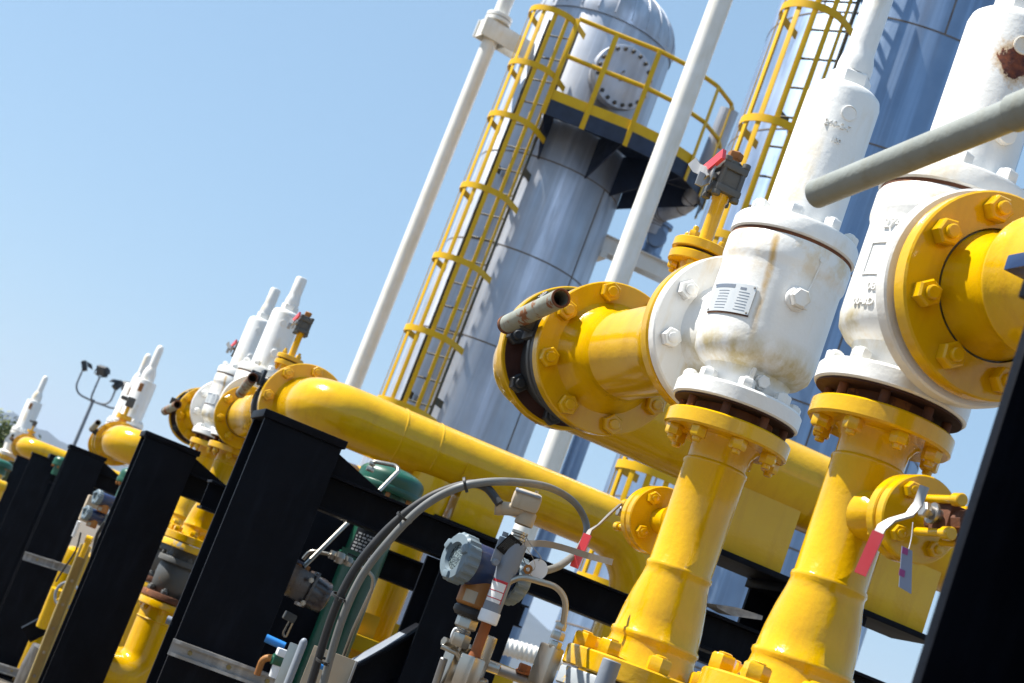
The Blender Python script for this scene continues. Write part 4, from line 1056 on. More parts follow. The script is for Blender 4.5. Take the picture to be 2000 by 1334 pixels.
# ================================================================== BLUE TRANSMITTER
zt = 3.8
def transmitter(label, c, ax, s=1.0, full=True):
    """round housing with a ribbed window cap at each end; c = middle of the housing"""
    t = empty('transmitter', label, 'transmitter', c-EZ*.12*s, 0, 'blue pressure transmitters')
    ax = Vector(ax).normalized(); u, v, w_ = basis(ax)
    MB().lathe([(0,-.058*s),(.047*s,-.058*s),(.050*s,-.05*s),(.050*s,.058*s),(0,.058*s)], c, ax, 48).build('housing', M['blue'], t)
    for sg in (1, -1):
        q = MB(); n = 72; o = c+ax*(sg*.056*s); d = ax*sg
        prev = None
        for (h, r0, rib) in ((0,.054,0),(.003,.0555,.0035),(.034,.0555,.0035),(.039,.053,0),(.040,.034,0),(.030,.031,0)):
            cur = [q.bm.verts.new(o+d*(h*s)+u*((r0+(rib if (i//2)%2 else 0))*s*math.cos(2*math.pi*i/n))+v*((r0+(rib if (i//2)%2 else 0))*s*math.sin(2*math.pi*i/n))) for i in range(n)]
            if prev:
                for i in range(n): q.face([prev[i],prev[(i+1)%n],cur[(i+1)%n],cur[i]])
            prev = cur
        cap = q.build('end_cap', M['greycap'], t, angle=30)
        for k_ in range(3):
            a = k_*2*math.pi/3+.5
            MB().box(o+d*(.041*s)+(u*math.cos(a)+v*math.sin(a))*(.044*s), (.017*s,.022*s,.010*s), u*math.cos(a)+v*math.sin(a), d.cross(u*math.cos(a)+v*math.sin(a)), d, .003*s).build('cap_lug', M['greycap'], cap)
        MB().lathe([(0,.029*s),(.0315*s,.029*s),(.0315*s,.0305*s),(0,.032*s)], o, d, 32).build('window', M['glass'], cap)
    nk = MB(); dn = -EZ
    nk.lathe([(0,.03*s),(.040*s,.03*s),(.040*s,.052*s),(.042*s,.056*s),(.042*s,.088*s),(.036*s,.094*s),(0,.094*s)], c, dn, 36)
    nk = nk.build('sensor_neck', M['amber'], t)
    MB().patch(.0423*s, 196, 238, -.086*s, -.058*s, .0006, c).build('rating_label', M['beige'], nk)
    if full:
        b = MB(); b.lathe([(0,.093*s),(.037*s,.095*s),(.041*s,.100*s),(.041*s,.110*s),(.034*s,.118*s),(0,.118*s)], c, dn, 32); b.build('boot', M['rubber'], t)
        b = MB(); b.hexn(c+dn*.117*s, dn, .026*s, .028*s); b.cyl(c+dn*.143*s, c+dn*.160*s, .016*s, seg=20); b.hexn(c+dn*.158*s, dn, .024*s, .03*s); b.build('hexagon_union', M['steel'], t)
        b = MB(); pts = [c+dn*(.146+.016*i/40)*s+u*(.0165*s*math.cos(i*.5))+w_*0+EX*(.0165*s*math.cos(i*.6))+EY*(.0165*s*math.sin(i*.6))-u*(.0165*s*math.cos(i*.5)) for i in range(41)]
        b.tube(pts, .0016*s, 6); b.build('seal_wire', M['steel_dull'], t)
    return t
ct = W(950,1112,zt)
transmitter('blue transmitter with ribbed pale grey end caps in front of the frame leg', ct, AZ(256), 1.0)
# steel manifold below it
def chamfer_block(mb, c, w, d, h, x, y, z, c_=.012):
    c = Vector(c); pts = [(-w/2,-d/2+c_*0),( w/2,-d/2),(w/2,d/2),(-w/2,d/2)]
    mb.box(c, (w,d,h), x, y, z, .004)
def manifold(label, c0, px_blocks, z, cat='valve manifold'):
    pass
t = empty('valve_manifold', 'stainless instrument manifold of two upright bars with needle valves at the bottom edge', 'manifold', W(900,1380,zt))
mx, my = AZ(255), AZ(165)
for (px, py) in ((880,1304), (935,1288)):
    c = W(px, py, zt); b = MB(); b.box(c-EZ*.05, (.045,.034,.22), my, mx, EZ, .005); b.build('block', M['beige_steel'] if 'beige_steel' in M else M['steel'], t)
for (px, py) in ((866,1252), (910,1264)):
    c = W(px, py, zt-.02); d = W(px+26, py+11, zt)-c; d.normalize(); b = MB(); b.hexn(c, d, .0115, .014); b.cyl(c+d*.013, c+d*.02, .009); b.hexn(c+d*.019, d, .0095, .012); b.cyl(c+d*.03, c+d*.045, .009); b.build('needle_fitting', M['steel'], t)
for (a, b_) in (((862,1262),(893,1276)), ((890,1272),(908,1300)), ((902,1298),(930,1272))):
    MB().cyl(W(*a, zt-.03), W(*b_, zt-.03), .006, seg=14).build('handle_bar', M['steel'], t)
MB().tube(spline([W(893,1262,zt-.025), W(882,1246,zt-.03), W(890,1228,zt-.03), W(903,1240,zt-.03), W(900,1262,zt-.025), W(893,1276,zt-.02)], 8), .0035, 8).build('tag_loop', M['white_tag'], t)
# the tube that climbs from it and drops to the right hand block
tube_thing('instrument_tube', 'bright steel tube bent like a hook in front of the blue transmitter', [W(905,1345,zt-.08), W(936,1265,zt-.08), W(992,1118,zt-.08), W(1110,1152,zt-.06), W(1098,1230,zt-.06)], .0072, 'steel', .055, TG, fittings=[(W(1091,1238,zt-.06), EZ, 1.15), (W(1085,1256,zt-.06), EZ, 1.15)])
t = empty('needle_valve', 'square steel needle valve block under the hooked tube, right of the corrugated pipe', 'valve', W(1055,1345,zt-.06))
b = MB(); b.box(W(1066,1300,zt-.06), (.046,.04,.095), AZ(150), AZ(240), EZ, .006); b.build('block', M['steel'], t)
b = MB(); b.cyl(W(1080,1272,zt-.06), W(1085,1258,zt-.06), .012); b.build('collar', M['steel'], t)
t = empty('instrument_bar', 'dull horizontal bar with a rusty bolt between the manifold and the square block', 'bar', W(960,1310,zt))
MB().cyl(W(925,1290,zt+.03), W(1075,1345,zt+.03), .013, seg=18).build('bar', M['steel_dull'], t)
MB().cyl(W(936,1294,zt+.03), W(976,1308,zt+.03), .0145, seg=18, ch=.002).build('sleeve', M['steel'], t)
b = MB(); b.hexn(W(1022,1312,zt+.02), EZ, .015, .018); b.cyl(W(1022,1314,zt+.02), W(1023,1310,zt+.02), .019); b.build('rusty_bolt', M['orange_rust'], t)
MB().cyl(W(835,1385,zt-.03), W(868,1285,zt-.03), .009, seg=14, ch=.002).build('standing_rod', M['steel_dull'], t)
b = MB().cyl(W(898,1352,zt-.1), W(938,1322,zt-.1), .011)
b = MB(); b.cyl(W(935,1350,zt-.06), W(938,1326,zt-.06), .019, seg=24, ch=.002); b.build('round_post', M['steel'], t)

# ------------------------------------------------------------ conduit sealing fitting, grey sensor body, label
t = empty('conduit_fitting', 'beige conduit elbow fitting on a grey sensor body with a dark diamond nameplate', 'fitting', W(960,1240,zt-.05))
zf = zt-.05
a, b_ = W(968,988,zf), W(1012,985,zf)
q = MB(); q.tube(fillet([W(966,992,zf), W(1030,996,zf)], .01), .0155, 24)
q.box(W(1028,978,zf), (.066,.046,.046), RIGHT*.93-UP*.3, FWD, EZ, .013)
q.lathe([(.021,0),(.022,.004),(.022,.030),(.019,.034),(0,.034)], W(1023,1022,zf)-EZ*.005, EZ, 24)
q.build('elbow', M['beige'], t)
q = MB(); q.tube(fillet([W(969,991,zf), W(978,990,zf)], .01), .019, 24); q.build('collar', M['beige'], t)
MB().box(W(1032,963,zf), (.060,.044,.006), RIGHT*.93-UP*.3, FWD, EZ, .002).build('cover_plate', M['bodygrey'], t)
for (px, py) in ((1012,958),(1048,968)):
    pass
MB().cyl(W(1048,963,zf-.015), W(1049,959,zf-.015), .004, seg=10).build('cover_screw', M['steel'], t)
ax_ = (W(1020,1022,zf)-W(972,1172,zf)); ax_ = EZ
P_ = lambda h: W(1016,1040,zf)-EZ*h
q = MB(); q.lathe([(0,-.002),(.019,-.002),(.019,.004),(.014,.006),(.014,.010),(.0185,.013),(.0185,.018),(.015,.020),(.015,.024),(.020,.026),(0,.026)], P_(0), -EZ, 24); q.build('threaded_union', M['steel'], t)
q = MB(); q.lathe([(0,.024),(.026,.026),(.0265,.05),(.0255,.085),(.023,.10),(.0215,.118),(.0215,.215),(0,.215)], P_(0), -EZ, 32)
q.build('sensor_body', M['bodygrey'], t)
q = MB(); q.box(P_(.055)-EX*.031-EY*.004, (.026,.012,.062), EX, EY, EZ, .004); q.cyl(P_(.085)-EX*.036-EY*.008, P_(.085)-EX*.036-EY*.022, .008, seg=16, ch=.002); q.cyl(P_(.022)-EX*.032, P_(.012)-EX*.032, .007, seg=14); q.build('clamp', M['bodygrey'], t)
lb = MB(); n_ = 14
lab_o = MB().patch(.0219, 160, 262, -.17, -.118, .0005, P_(0)); lw = lab_o.build('label', M['label_white'], t)
lr = MB(); lr.patch(.0225, 160, 262, -.124, -.118, .0004, P_(0)); lr.patch(.0225, 160, 262, -.145, -.143, .0004, P_(0)); lr.patch(.0225, 160, 262, -.162, -.160, .0004, P_(0)); lr.patch(.0225, 160, 166, -.17, -.124, .0004, P_(0), n=3); lr.build('label_stripes', M['label_red'], lw)
q = MB(); q.lathe([(0,.19),(.0235,.19),(.0235,.215),(.021,.218),(0,.218)], P_(0), -EZ, 24); q.build('lower_nut', M['white_tag'], t)
q = MB(); q.lathe([(0,.217),(.012,.217),(.0125,.285),(.015,.30),(0,.30)], P_(0), -EZ, 20); q.build('rusty_nipple', M['orange_rust'], t)
MB().box(P_(.335), (.06,.034,.075), my, mx, EZ, .006).build('foot_block', M['steel'], t)
# diamond nameplate
nn = (CAM-P_(.05)).normalized(); nn = (nn+AZ(215)*.6).normalized(); uu = nn.cross(EZ).normalized()*-1; vv = nn.cross(uu)
cpl = W(994,1064,zf-.032); du = (W(1023,1054,zf-.03)-W(968,1068,zf-.03)).normalized()
e1 = (W(1021,1063,zf-.028)-W(997,1043,zf-.034)); e2 = (W(968,1071,zf-.034)-W(997,1043,zf-.034)); o_ = W(997,1042,zf-.034)
th = e1.cross(e2).normalized(); th = th if th.dot(CAM-o_) > 0 else -th
dp = MB().prism([o_, o_+e1, o_+e1+e2, o_+e2], th*.0012).build('diamond_plate', M['dark_plate'], t)
fr = MB(); ink = MB()
for i in range(9):
    f0 = .1+.088*i; a = random.uniform(.08,.2); b2 = random.uniform(.7,.92)
    ink.prism([o_+e1*f0*1.0+e2*a+th*.0013, o_+e1*(f0+.025)+e2*a+th*.0013, o_+e1*(f0+.025)+e2*b2+th*.0013, o_+e1*f0+e2*b2+th*.0013], th*.0002)
ink.build('plate_lettering', M['castgrey'], dp)
# tags hanging from the fitting
t = empty('hanging_tag', 'white round disc tag hanging beside the grey sensor body', 'tag', W(1050,1140,zf+.0), 0, 'tags wired to the sensor')
dn_ = (CAM-W(1050,1112,zf)).normalized(); dn_ = (dn_+AZ(150)*.5).normalized()
MB().cyl(W(1050,1112,zf+.01), W(1050,1112,zf+.01)+dn_*.0012, .024, seg=36).build('disc', M['white_tag'], t)
MB().tube(spline([W(1052,1095,zf+.008), W(1056,1088,zf), W(1040,1068,zf), W(1028,1050,zf)]), .0012, 6).build('wire', M['steel_dull'], t)
t = empty('hanging_tag', 'brass coloured ring tag on a loop in front of the white disc', 'tag', W(1032,1115,zf-.01), 0, 'tags wired to the sensor')
MB().lathe([(.005,0),(.011,0),(.011,.002),(.005,.002),(.005,0)], W(1031,1112,zf-.01), dn_, 24).build('ring', M['amber'], t)
MB().tube(spline([W(1029,1105,zf-.01), W(1022,1090,zf-.01), W(1025,1060,zf-.01), W(1030,1045,zf-.01)]), .0012, 6).build('wire', M['steel_dull'], t)
MB().ribbon(spline([W(1028,1070,zf-.012), W(1040,1088,zf-.014), W(1045,1108,zf-.014), W(1036,1122,zf-.012), W(1058,1138,zf-.012)], 6), FWD, .007, .001).build('strap', M['beige'], t)
t = empty('steel_strap', 'pale steel strap arm reaching right behind the hanging tags', 'strap', W(1100,1090,zf+.1))
MB().ribbon(spline([W(1022,1062,zf+.02), W(1062,1062,zf+.05), W(1100,1070,zf+.08), W(1150,1086,zf+.1), W(1196,1098,zf+.12)], 6), EZ, .015, .003).build('strap', M['steel_dull'], t)

# grey standing stub in front of the middle riser
t = empty('stub_pipe', 'grey upright stub pipe at the bottom edge before the middle riser', 'pipe', W(1165,1390,3.3))
MB().cyl(W(1196,1290,3.3)-EZ*.25, W(1196,1290,3.3), .0195, seg=28, ch=.002).build('pipe', M['bodygrey'], t)

# ================================================================== ACTUATOR AND CLUTTER LEFT OF THE CONDUITS
za_ = 6.75
t = empty('actuator', 'dark oily metal actuator with two pale bolts, in front of the green cylinder', 'actuator', W(590,1200,za_))
c = W(600,1150,za_); xa = (EX-EZ*.12).normalized(); ya = EY; zz_ = xa.cross(ya)
q = MB(); q.box(c-xa*.055, (.11,.12,.13), xa, ya, zz_, .012); q.box(c+xa*.002, (.012,.15,.155), xa, ya, zz_, .002); q.lathe([(0,0),(.07,0),(.07,.05),(.066,.056),(.066,.075),(.05,.085),(0,.085)], c+xa*.008, xa, 32)
q.build('body', M['oily'] if 'oily' in M else M['castgrey'], t)
for (px, py) in ((607,1133), (591,1177)):
    MB().hexn(W(px,py,za_-.085), -EY, .012, .012, .006).build('bolt', M['steel'], t)
q = MB(); q.box(W(588,1112,za_), (.055,.06,.05), xa, ya, zz_, .006); q.build('brass_port', M['amber'], t)
MB().box(W(584,1098,za_), (.06,.062,.012), xa, ya, zz_, .003).build('blue_cap', M['blue'], t)
q = MB(); q.tube(fillet([W(566,1212,za_), W(552,1238,za_), W(558,1246,za_), W(572,1216,za_)], .02), .004, 8); q.build('ring_pull', M['steel'], t)
MB().box(W(566,1205,za_), (.05,.04,.035), xa, ya, zz_, .006).build('lower_port', M['castgrey'], t)
tube_thing('hose_stub', 'bright blue hose stub left of the green cylinder foot', [W(519,1246,6.2), W(556,1263,6.2)], .016, 'bluetube', cat='hose')
tube_thing('hose_stub', 'tiny blue hose end at the right of the steel plate', [W(625,1300,3.9), W(636,1304,3.9)], .008, 'bluetube', cat='hose')
t = empty('regulator', 'small green and white regulator above the strut channel', 'regulator', W(545,1310,6.1))
q = MB(); q.box(W(544,1290,6.1), (.05,.045,.04), bev=.008); q.cyl(W(530,1287,6.1), W(560,1297,6.1), .018); q.build('body', M['green'], t)
MB().cyl(W(535,1322,6.1), W(543,1298,6.1), .02, seg=18).build('bowl', M['white_tag'], t)
MB().box(W(553,1276,6.1), (.05,.04,.03), bev=.006).build('cap', M['white_tag'], t)
MB().tube(fillet([W(502,1318,6.2), W(514,1284,6.2), W(545,1287,6.2)], .03), .013, 12).build('brass_pipe', M['amber'], t)
zs = 4.3
t = empty('steel_post', 'polished steel strip and rounded tube standing left of the conduits', 'post', W(555,1400,zs))
MB().box(W(560,1300,zs)-EZ*.12, (.026,.02,.36), AZ(110), AZ(200), EZ, .002).build('strip', M['steel'], t)
q = MB(); e = W(594,1252,zs); q.lathe([(.010,-.3),(.0105,-.005),(.008,.003),(.004,.007),(0,.008)], e, EZ, 20); q.build('round_tube', M['bodygrey'], t)
t = empty('steel_plate', 'tan stained steel plate behind the conduit ends at the bottom edge', 'plate', W(640,1400,4.2))
c = W(634,1330,4.2); MB().box(c-EZ*.01, (.115,.004,.17), (EX*.95-EY*.2), (EY*.95+EX*.2), EZ, .001).build('plate', M['beige'], t)
MB().box(c+EX*.056-EZ*.01+EY*-.018, (.006,.03,.17), (EX*.95-EY*.2), (EY*.95+EX*.2), EZ, .001).build('plate_edge', M['steel_dull'], t)

def strut(label, a, b_, h, d, mat='steel_dull', holes=0):
    t = empty('strut_channel', label, 'channel', a, 0, 'slotted strut channels on the skids')
    a, b_ = Vector(a), Vector(b_); x = (b_-a).normalized(); y = EY; z = x.cross(y).normalized(); y = z.cross(x); L = (b_-a).length; m = (a+b_)/2
    q = MB(); q.box(m+y*(d/2-.002), (L,.004,h), x, y, z); q.box(m+z*(h/2-.002), (L,d-.008,.004), x, y, z); q.box(m-z*(h/2-.002), (L,d-.008,.004), x, y, z)
    for s in (-1,1): q.box(m-y*(d/2-.002)+z*(s*(h/2-.006)), (L,.004,.012), x, y, z)
    q.build('channel', M[mat], t)
    for i in range(holes):
        p = a+x*(L*(i+.5)/holes)
        MB().lathe([(0,0),(h*.16,0),(h*.15,.006),(0,.008)], p+y*(d/2-.004), -y, 12).build('rivet', M['steel_dull'] if mat != 'steel_dull' else M['tan'], t)
    return t
strut('dull strut channel across the foot of the first post, at the bottom edge', W(333,1262,6.25), W(560,1345,6.32), .062, .045, holes=3)
strut('dull strut channel bolted across the third post', W(46,1085,14.6), W(152,1118,14.7), .075, .05, holes=2)
strut('lower dull strut channel at the bottom left corner', W(-20,1298,14.6), W(66,1324,14.7), .075, .05, holes=1)
strut('perforated strut coloured as galvanised steel in yellow light, standing left of the second post', W(58,1345,12.6), W(168,1066,12.6), .085, .05, 'tan', holes=6)

# yellow guard rail and lower pipes seen through the frame
t = empty('guard_rail', 'low yellow guard rail seen under the cross beam behind the conduits', 'railing', W(740,1300,7.85)-EZ*.6)
zr = 7.85; a = W(600,1218,zr); b_ = a+EX*1.9
b_ = on_line(a, EX, 1010)
for dz_ in (0, -.30): MB().box((a+b_)/2+EZ*dz_, ((b_-a).length, .05, .075), bev=.006).build('rail', M['yellow_flat'], t)
n_ = 6
for i in range(n_): MB().box(a+(b_-a)*((i+.5)/n_)-EZ*.4+EY*.035, (.11,.006,1.1), bev=.002).build('baluster', M['yellow_flat'], t)
t = empty('drop_pipe', 'yellow vertical pipe behind the cross beams, left of the blue transmitter', 'pipe', W(740,1180,8.3))
p = W(776,1120,8.3); q = MB(); ztop = height_at(p, 985)
q.lathe([(0,.02),(.088,.02),(.088,ztop-.22),(.092,ztop-.20),(.105,ztop-.05),(.115,ztop+.02),(.115,ztop+.14),(0,ztop+.14)], (p.x,p.y,0), EZ, 40); q.tube([Vector((p.x,p.y,ztop-.02)), Vector((p.x-.4,p.y+.3,ztop-.02))], .10, 28)
q.build('pipe', M['yellow'], t)
t = empty('drop_pipe', 'yellow column of pipe left of the green cylinder, low behind the posts', 'pipe', W(1170,1240,8.6))
p = W(1166,1240,8.6); MB().box(Vector((p.x+.06,p.y,p.z/2+.1)), (.14,.14,p.z+.3), bev=.01).build('pipe', M['yellow'], t)
t['label'] = 'square yellow post behind the middle riser, low beside the column ladder'; t['category'] = 'post'; t.name = 'yellow_post'

# ================================================================== THIRD AND FOURTH SKIDS, FAR LEFT
def tall_valve(label, p, s, rz):
    """taller relief valve of the farther skids; p = joint between body and bonnet"""
    t = empty('relief_valve', label, 'valve', p-EZ*.45*s, rz, 'tall white relief valves far left', s, world=False)
    w = M['white']
    MB().lathe([(0,0),(.19,0),(.19,.045),(.12,.05),(.12,.10),(.15,.13),(.16,.18),(.16,.40),(.17,.41),(.17,.445),(0,.445)], seg=40).build('body', w, t)
    MB().lathe([(.16,.4455),(.166,.4455),(.166,.4545),(.16,.4545)], seg=40).build('gasket', M['rust'], t)
    bf = MB().lathe([(0,.455),(.172,.455),(.172,.50),(.13,.503),(0,.503)], seg=40).build('bonnet_flange', w, t)
    bolt_ring(bf, (0,0,.502), EZ, .148, 8, .02, .026, w, .2, .3)
    MB().lathe([(.14,.50),(.13,.52),(.129,.98),(.122,1.0),(.08,1.01),(0,1.01)], seg=40).build('bonnet', w, t)
    MB().lathe([(0,1.005),(.076,1.005),(.079,1.02),(.077,1.10),(.06,1.15),(.05,1.17),(0,1.17)], seg=24).build('lock_nut', w, t)
    MB().lathe([(.05,1.16),(.047,1.2),(.045,1.40),(.035,1.435),(.018,1.45),(0,1.452)], seg=28).build('spindle_cap', w, t)
    MB().lathe([(.12,0),(.12,.16),(.20,.17),(.20,.215),(0,.215)], (0,0,.25), EY, 36).build('outlet', w, t)
    MB().box(AZ(200-rz)*.125+EZ*.90, (.05,.02,.10), AZ(290-rz), AZ(200-rz), EZ, .004).build('tag', M['amber'], t)
    return t
z3, z4 = 19.0, 36.5
tall_valve('far white relief valve with rounded spindle cap, taller front one right of the floodlight mast', W(250,830,z3), 1.0, 180)
tall_valve('far white relief valve half hidden behind its taller twin near the floodlight mast', W(232,832,z3+1.5), .98, 0)
tall_valve('farthest white relief valve at the far left, beside the tree', W(42,846,z4), 1.38, 180)
def far_elbow(label, p, Rf, run, rt, s_flange=True, lever=True, back=1.1):
    t = empty('header_pipe', label, 'pipe', p-EZ*Rf, 0, 'glossy yellow elbows of the far skids')
    y = M['yellow']
    f = MB().lathe([(0,0),(Rf,0),(Rf,.05),(0,.05)], p, EY, 48).build('elbow_flange', y, t)
    bolt_ring(f, p, -EY, Rf*.85, 8, Rf*.13, .03, y, .1, .4)
    pts = fillet([p-EY*.0, p-EY*(rt*3.4), p-EY*(rt*3.4)+EX*run], rt*2.6, 14)
    MB().tube(pts, rt, 36).build('pipe', y, t)
    tb = empty('butterfly_valve', label.replace('yellow elbow', 'butterfly valve behind the yellow elbow').replace('glossy ', ''), 'valve', p+EY*.1-EZ*Rf, 0, 'butterfly valves of the far skids')
    MB().lathe([(0,.055),(Rf*.8,.055),(Rf*.8,.16),(Rf*.62,.17),(Rf*.62,.30),(0,.30)], p, EY, 40).build('body', M['castblack'], tb)
    c = p-EX*(Rf*1.2)+EY*.2+EZ*.06
    n = MB(); n.cyl(p-EX*(Rf*.6)+EY*.2, c, .035); n.build('stem', M['castblack'], tb)
    d = Vector((.0,-1,.12)).normalized()
    h = MB(); h.pipe(c-d*.05, c+d*.45, .032, .025, 20); lv = h.build('lever', M['handle'], tb)
    MB().lathe([(0,0),(.026,0),(.026,.02),(0,.02)], c+d*.36, d, 16).build('bore', M['inside'], lv)
    ts = empty('outlet_spool', label.replace('yellow elbow', 'outlet pipe behind the yellow elbow').replace('glossy ', ''), 'pipe', p+EY*.4-EZ*Rf, 0, 'outlet pipes of the far skids')
    MB().lathe([(0,.305),(Rf,.305),(Rf,.35),(rt,.36),(rt,back),(Rf*.9,back),(Rf*.9,back+.05),(0,back+.05)], p, EY, 40).build('pipe', y, ts)
    v = empty('vent_valve', label.replace('yellow elbow', 'dark vent valve above the yellow elbow').replace('glossy ', ''), 'valve', p+EZ*Rf+EY*.5, 0, 'vent valves of the far skids')
    q = MB(); c2_ = p+EY*.5
    q.cyl(c2_+EZ*rt*.9, c2_+EZ*(Rf+.05), .045); q.cyl(c2_+EZ*(Rf+.05), c2_+EZ*(Rf+.10), .085); q.cyl(c2_+EZ*(Rf+.1), c2_+EZ*(Rf+.2), .022); q.build('neck', y, v)
    q = MB(); q.box(c2_+EZ*(Rf+.25), (.085,.085,.11), bev=.01); q.box(c2_+EZ*(Rf+.27)-EX*.07, (.09,.05,.04), bev=.006); q.build('body', M['castgrey'], v)
    return t
far_elbow('glossy yellow elbow of the third skid, above the third black post', W(229,866,17.2), .235, 2.6, .185)
far_elbow('small glossy yellow elbow of the fourth skid at the far left', W(50,873,33.0), .27, 4.6, .20)
for (px, py, z, s, lab) in ((14,885,33.5,1.2,'yellow riser pipe with white flange at the left picture edge'),):
    p = W(px, py, z); t = empty('riser_pipe', lab, 'pipe', (p.x,p.y,0), 0, 'risers of the far skids')
    MB().lathe([(0,-1.2),(.14,-1.2),(.14,-.7),(.10,-.45),(.10,-.12),(.2,-.11),(.2,-.05),(0,-.05)], p, EZ, 32).build('pipe', M['yellow'], t)
    MB().lathe([(0,-.04),(.2,-.04),(.2,.02),(.12,.05),(.12,.2),(0,.2)], p, EZ, 32).build('white_flange', M['white'], t)
p = W(4,950,26); t = empty('yellow_fitting', 'small yellow fitting glinting low at the left picture edge', 'fitting', p); q = MB(); q.cyl(p-EX*.15, p+EX*.06, .09, seg=20, ch=.02); q.cyl(p-EZ*.6, p, .06); q.build('body', M['yellow'], t)
p = W(112,1000,22.9); t = empty('filler', 'black box added to darken the slit between the fourth and third posts', 'filler', (p.x,p.y,0))
MB().box((p.x-.1,p.y,1.135), (.62,.5,2.23), bev=.01).build('case', M['black'], t)  # invented black box, set here to keep the slit dark
MB().box((p.x-.1,p.y-.256,1.135), (.54,.012,2.05), bev=.004).build('door', M['black'], t)
MB().box((p.x+.12,p.y-.27,.85), (.02,.02,.12), bev=.004).build('handle', M['steel_dull'], t)
# things seen between the third and second posts
p = W(176,995,12.2); t = empty('instrument_box', 'tan grey instrument box between the third and second posts', 'box', p-EZ*.15)
MB().box(p, (.10,.12,.20), bev=.008).build('case', M['beige'], t); MB().box(p-EY*.0615+EZ*.0, (.088,.004,.185), bev=.001).build('door', M['beige'], t)
transmitter('small blue transmitter far off between the third and second posts, upper one', W(208,978,11.6), AZ(250), .95, False)
transmitter('small grey blue transmitter far off between the third and second posts, lower one', W(186,1008,11.6), AZ(250), .9, False)
t = empty('yellow_tank', 'broad yellow vessel in shade behind the third post, low left', 'vessel', W(110,1250,16)-EZ*1.2)
p = W(106,1200,15.6); MB().lathe([(0,-2),(.22,-2),(.22,.55),(.20,.62),(.1,.66),(0,.67)], p, EZ, 48).build('shell', M['yellow'], t)
MB().lathe([(.21,.0),(.226,.004),(.226,.05),(.21,.054)], p, EZ, 48).build('band', M['yellow'], t)
tube_thing('lower_pipe', 'thin yellow pipe with a black bracket, low left beside the tan strut', [W(82,1225,13.2), W(112,1150,13.2)], .05, 'yellow', cat='pipe')
t = empty('hand_wheel', 'yellow hand wheel with grey rim low between the third and second posts', 'hand wheel', W(128,1170,13.0))
dw = AZ(215); u, v, _ = basis(dw); c = W(130,1162,13.0)
MB().tube([c+u*(.10*math.cos(a))+v*(.10*math.sin(a)) for a in [2*math.pi*i/28 for i in range(29)]], .012, 10).build('rim', M['bodygrey'], t)
q = MB()
for i in range(4): a = math.pi/4+i*math.pi/2; q.cyl(c, c+u*(.10*math.cos(a))+v*(.10*math.sin(a)), .008, seg=8)
q.cyl(c-dw*.02, c+dw*.03, .025); q.build('spokes', M['yellow'], t)
tube_thing('corrugated_hose', 'grey ribbed hose hanging at the bottom left between the posts', [W(76,1262,13.4), W(55,1300,13.4), W(22,1380,13.4)], .055, 'steel_dull', .1, cat='hose')
beam('diagonal_brace', 'short black brace with pale top, low left behind the tan strut', W(50,1240,13.6), W(110,1208,13.6), .12, .14, 'black braces of the skid frames', side=EY)
tube_thing('black_cable', 'thin black cable curling beside the tan strut', [W(158,1040,11.9), W(148,1075,11.9), W(122,1115,11.9), W(110,1135,12.0)], .007, 'rubber', sp=True, cat='cable')
tube_thing('black_cable', 'black cable bunch running along the left side of the second post', [W(205,1020,11.4), W(190,1045,11.4), W(180,1085,11.4), W(165,1140,11.4), W(150,1180,11.4)], .013, 'rubber', sp=True, cat='cable')
tube_thing('label_tube', 'white marker tube on the cable below the tan instrument box', [W(155,1018,12.1), W(143,1048,12.1)], .014, 'white_tag', cat='marker')
tube_thing('drain_stub', 'short grey stub poking out left of the first post', [W(326,1210,7.0), W(342,1216,7.0)], .018, 'bodygrey', cat='pipe')
t = empty('yellow_fitting', 'yellow tee fitting atop the tan strut, beside the second post', 'fitting', W(175,1055,12.3))
q = MB(); q.cyl(W(168,1052,12.3), W(180,1056,12.3), .03); q.cyl(W(174,1052,12.3)-EZ*.15, W(174,1052,12.3), .022); q.build('body', M['yellow'], t)

# ================================================================== FLOODLIGHT MAST, TREE, GROUND, HILLS
p = W(146,866,44); zt_ = height_at(p, 757)
t = empty('floodlight_mast', 'slim grey floodlight mast with four dark lamps, against the sky at left', 'mast', (p.x,p.y,0))
MB().cyl((p.x,p.y,0), (p.x,p.y,zt_-.35), .07, .045, 16).build('pole', M['bodygrey'], t)
top = Vector((p.x,p.y,zt_-.35)); 
for i, (a, lx, up_) in enumerate(((250, .62, .55), (200, .30, .60), (110, .45, .42), (80, .75, .50))):
    d = AZ(a); pts = fillet([top-EZ*.05, top+d*lx-EZ*.02, top+d*lx+EZ*up_], .3, 8)
    arm = MB().tube(pts, .028, 8).build('arm', M['bodygrey'], t)
    lc = pts[-1]+EZ*.18; la = AZ(a+ (25 if i < 2 else -30)); tl = (la-EZ*.55).normalized(); s_ = la.cross(EZ).normalized(); uu = s_.cross(tl)
    hd = MB(); hd.box(lc, (.32,.14,.27), s_, tl, uu, .03); hd.prism([lc+s_*.15-tl*.08+uu*.1, lc-s_*.15-tl*.08+uu*.1, lc-s_*.1-tl*.2, lc+s_*.1-tl*.2], -uu*.12)
    h = hd.build('lamp_head', M['castblack'], t)
    MB().box(lc+tl*.0815, (.28,.006,.23), s_, tl, uu).build('lens', M['castgrey'], h)
    MB().tube([lc-s_*.23, lc-s_*.23-EZ*.12, pts[-1], lc+s_*.23-EZ*.12, lc+s_*.23], .014, 6).build('yoke', M['castblack'], h)
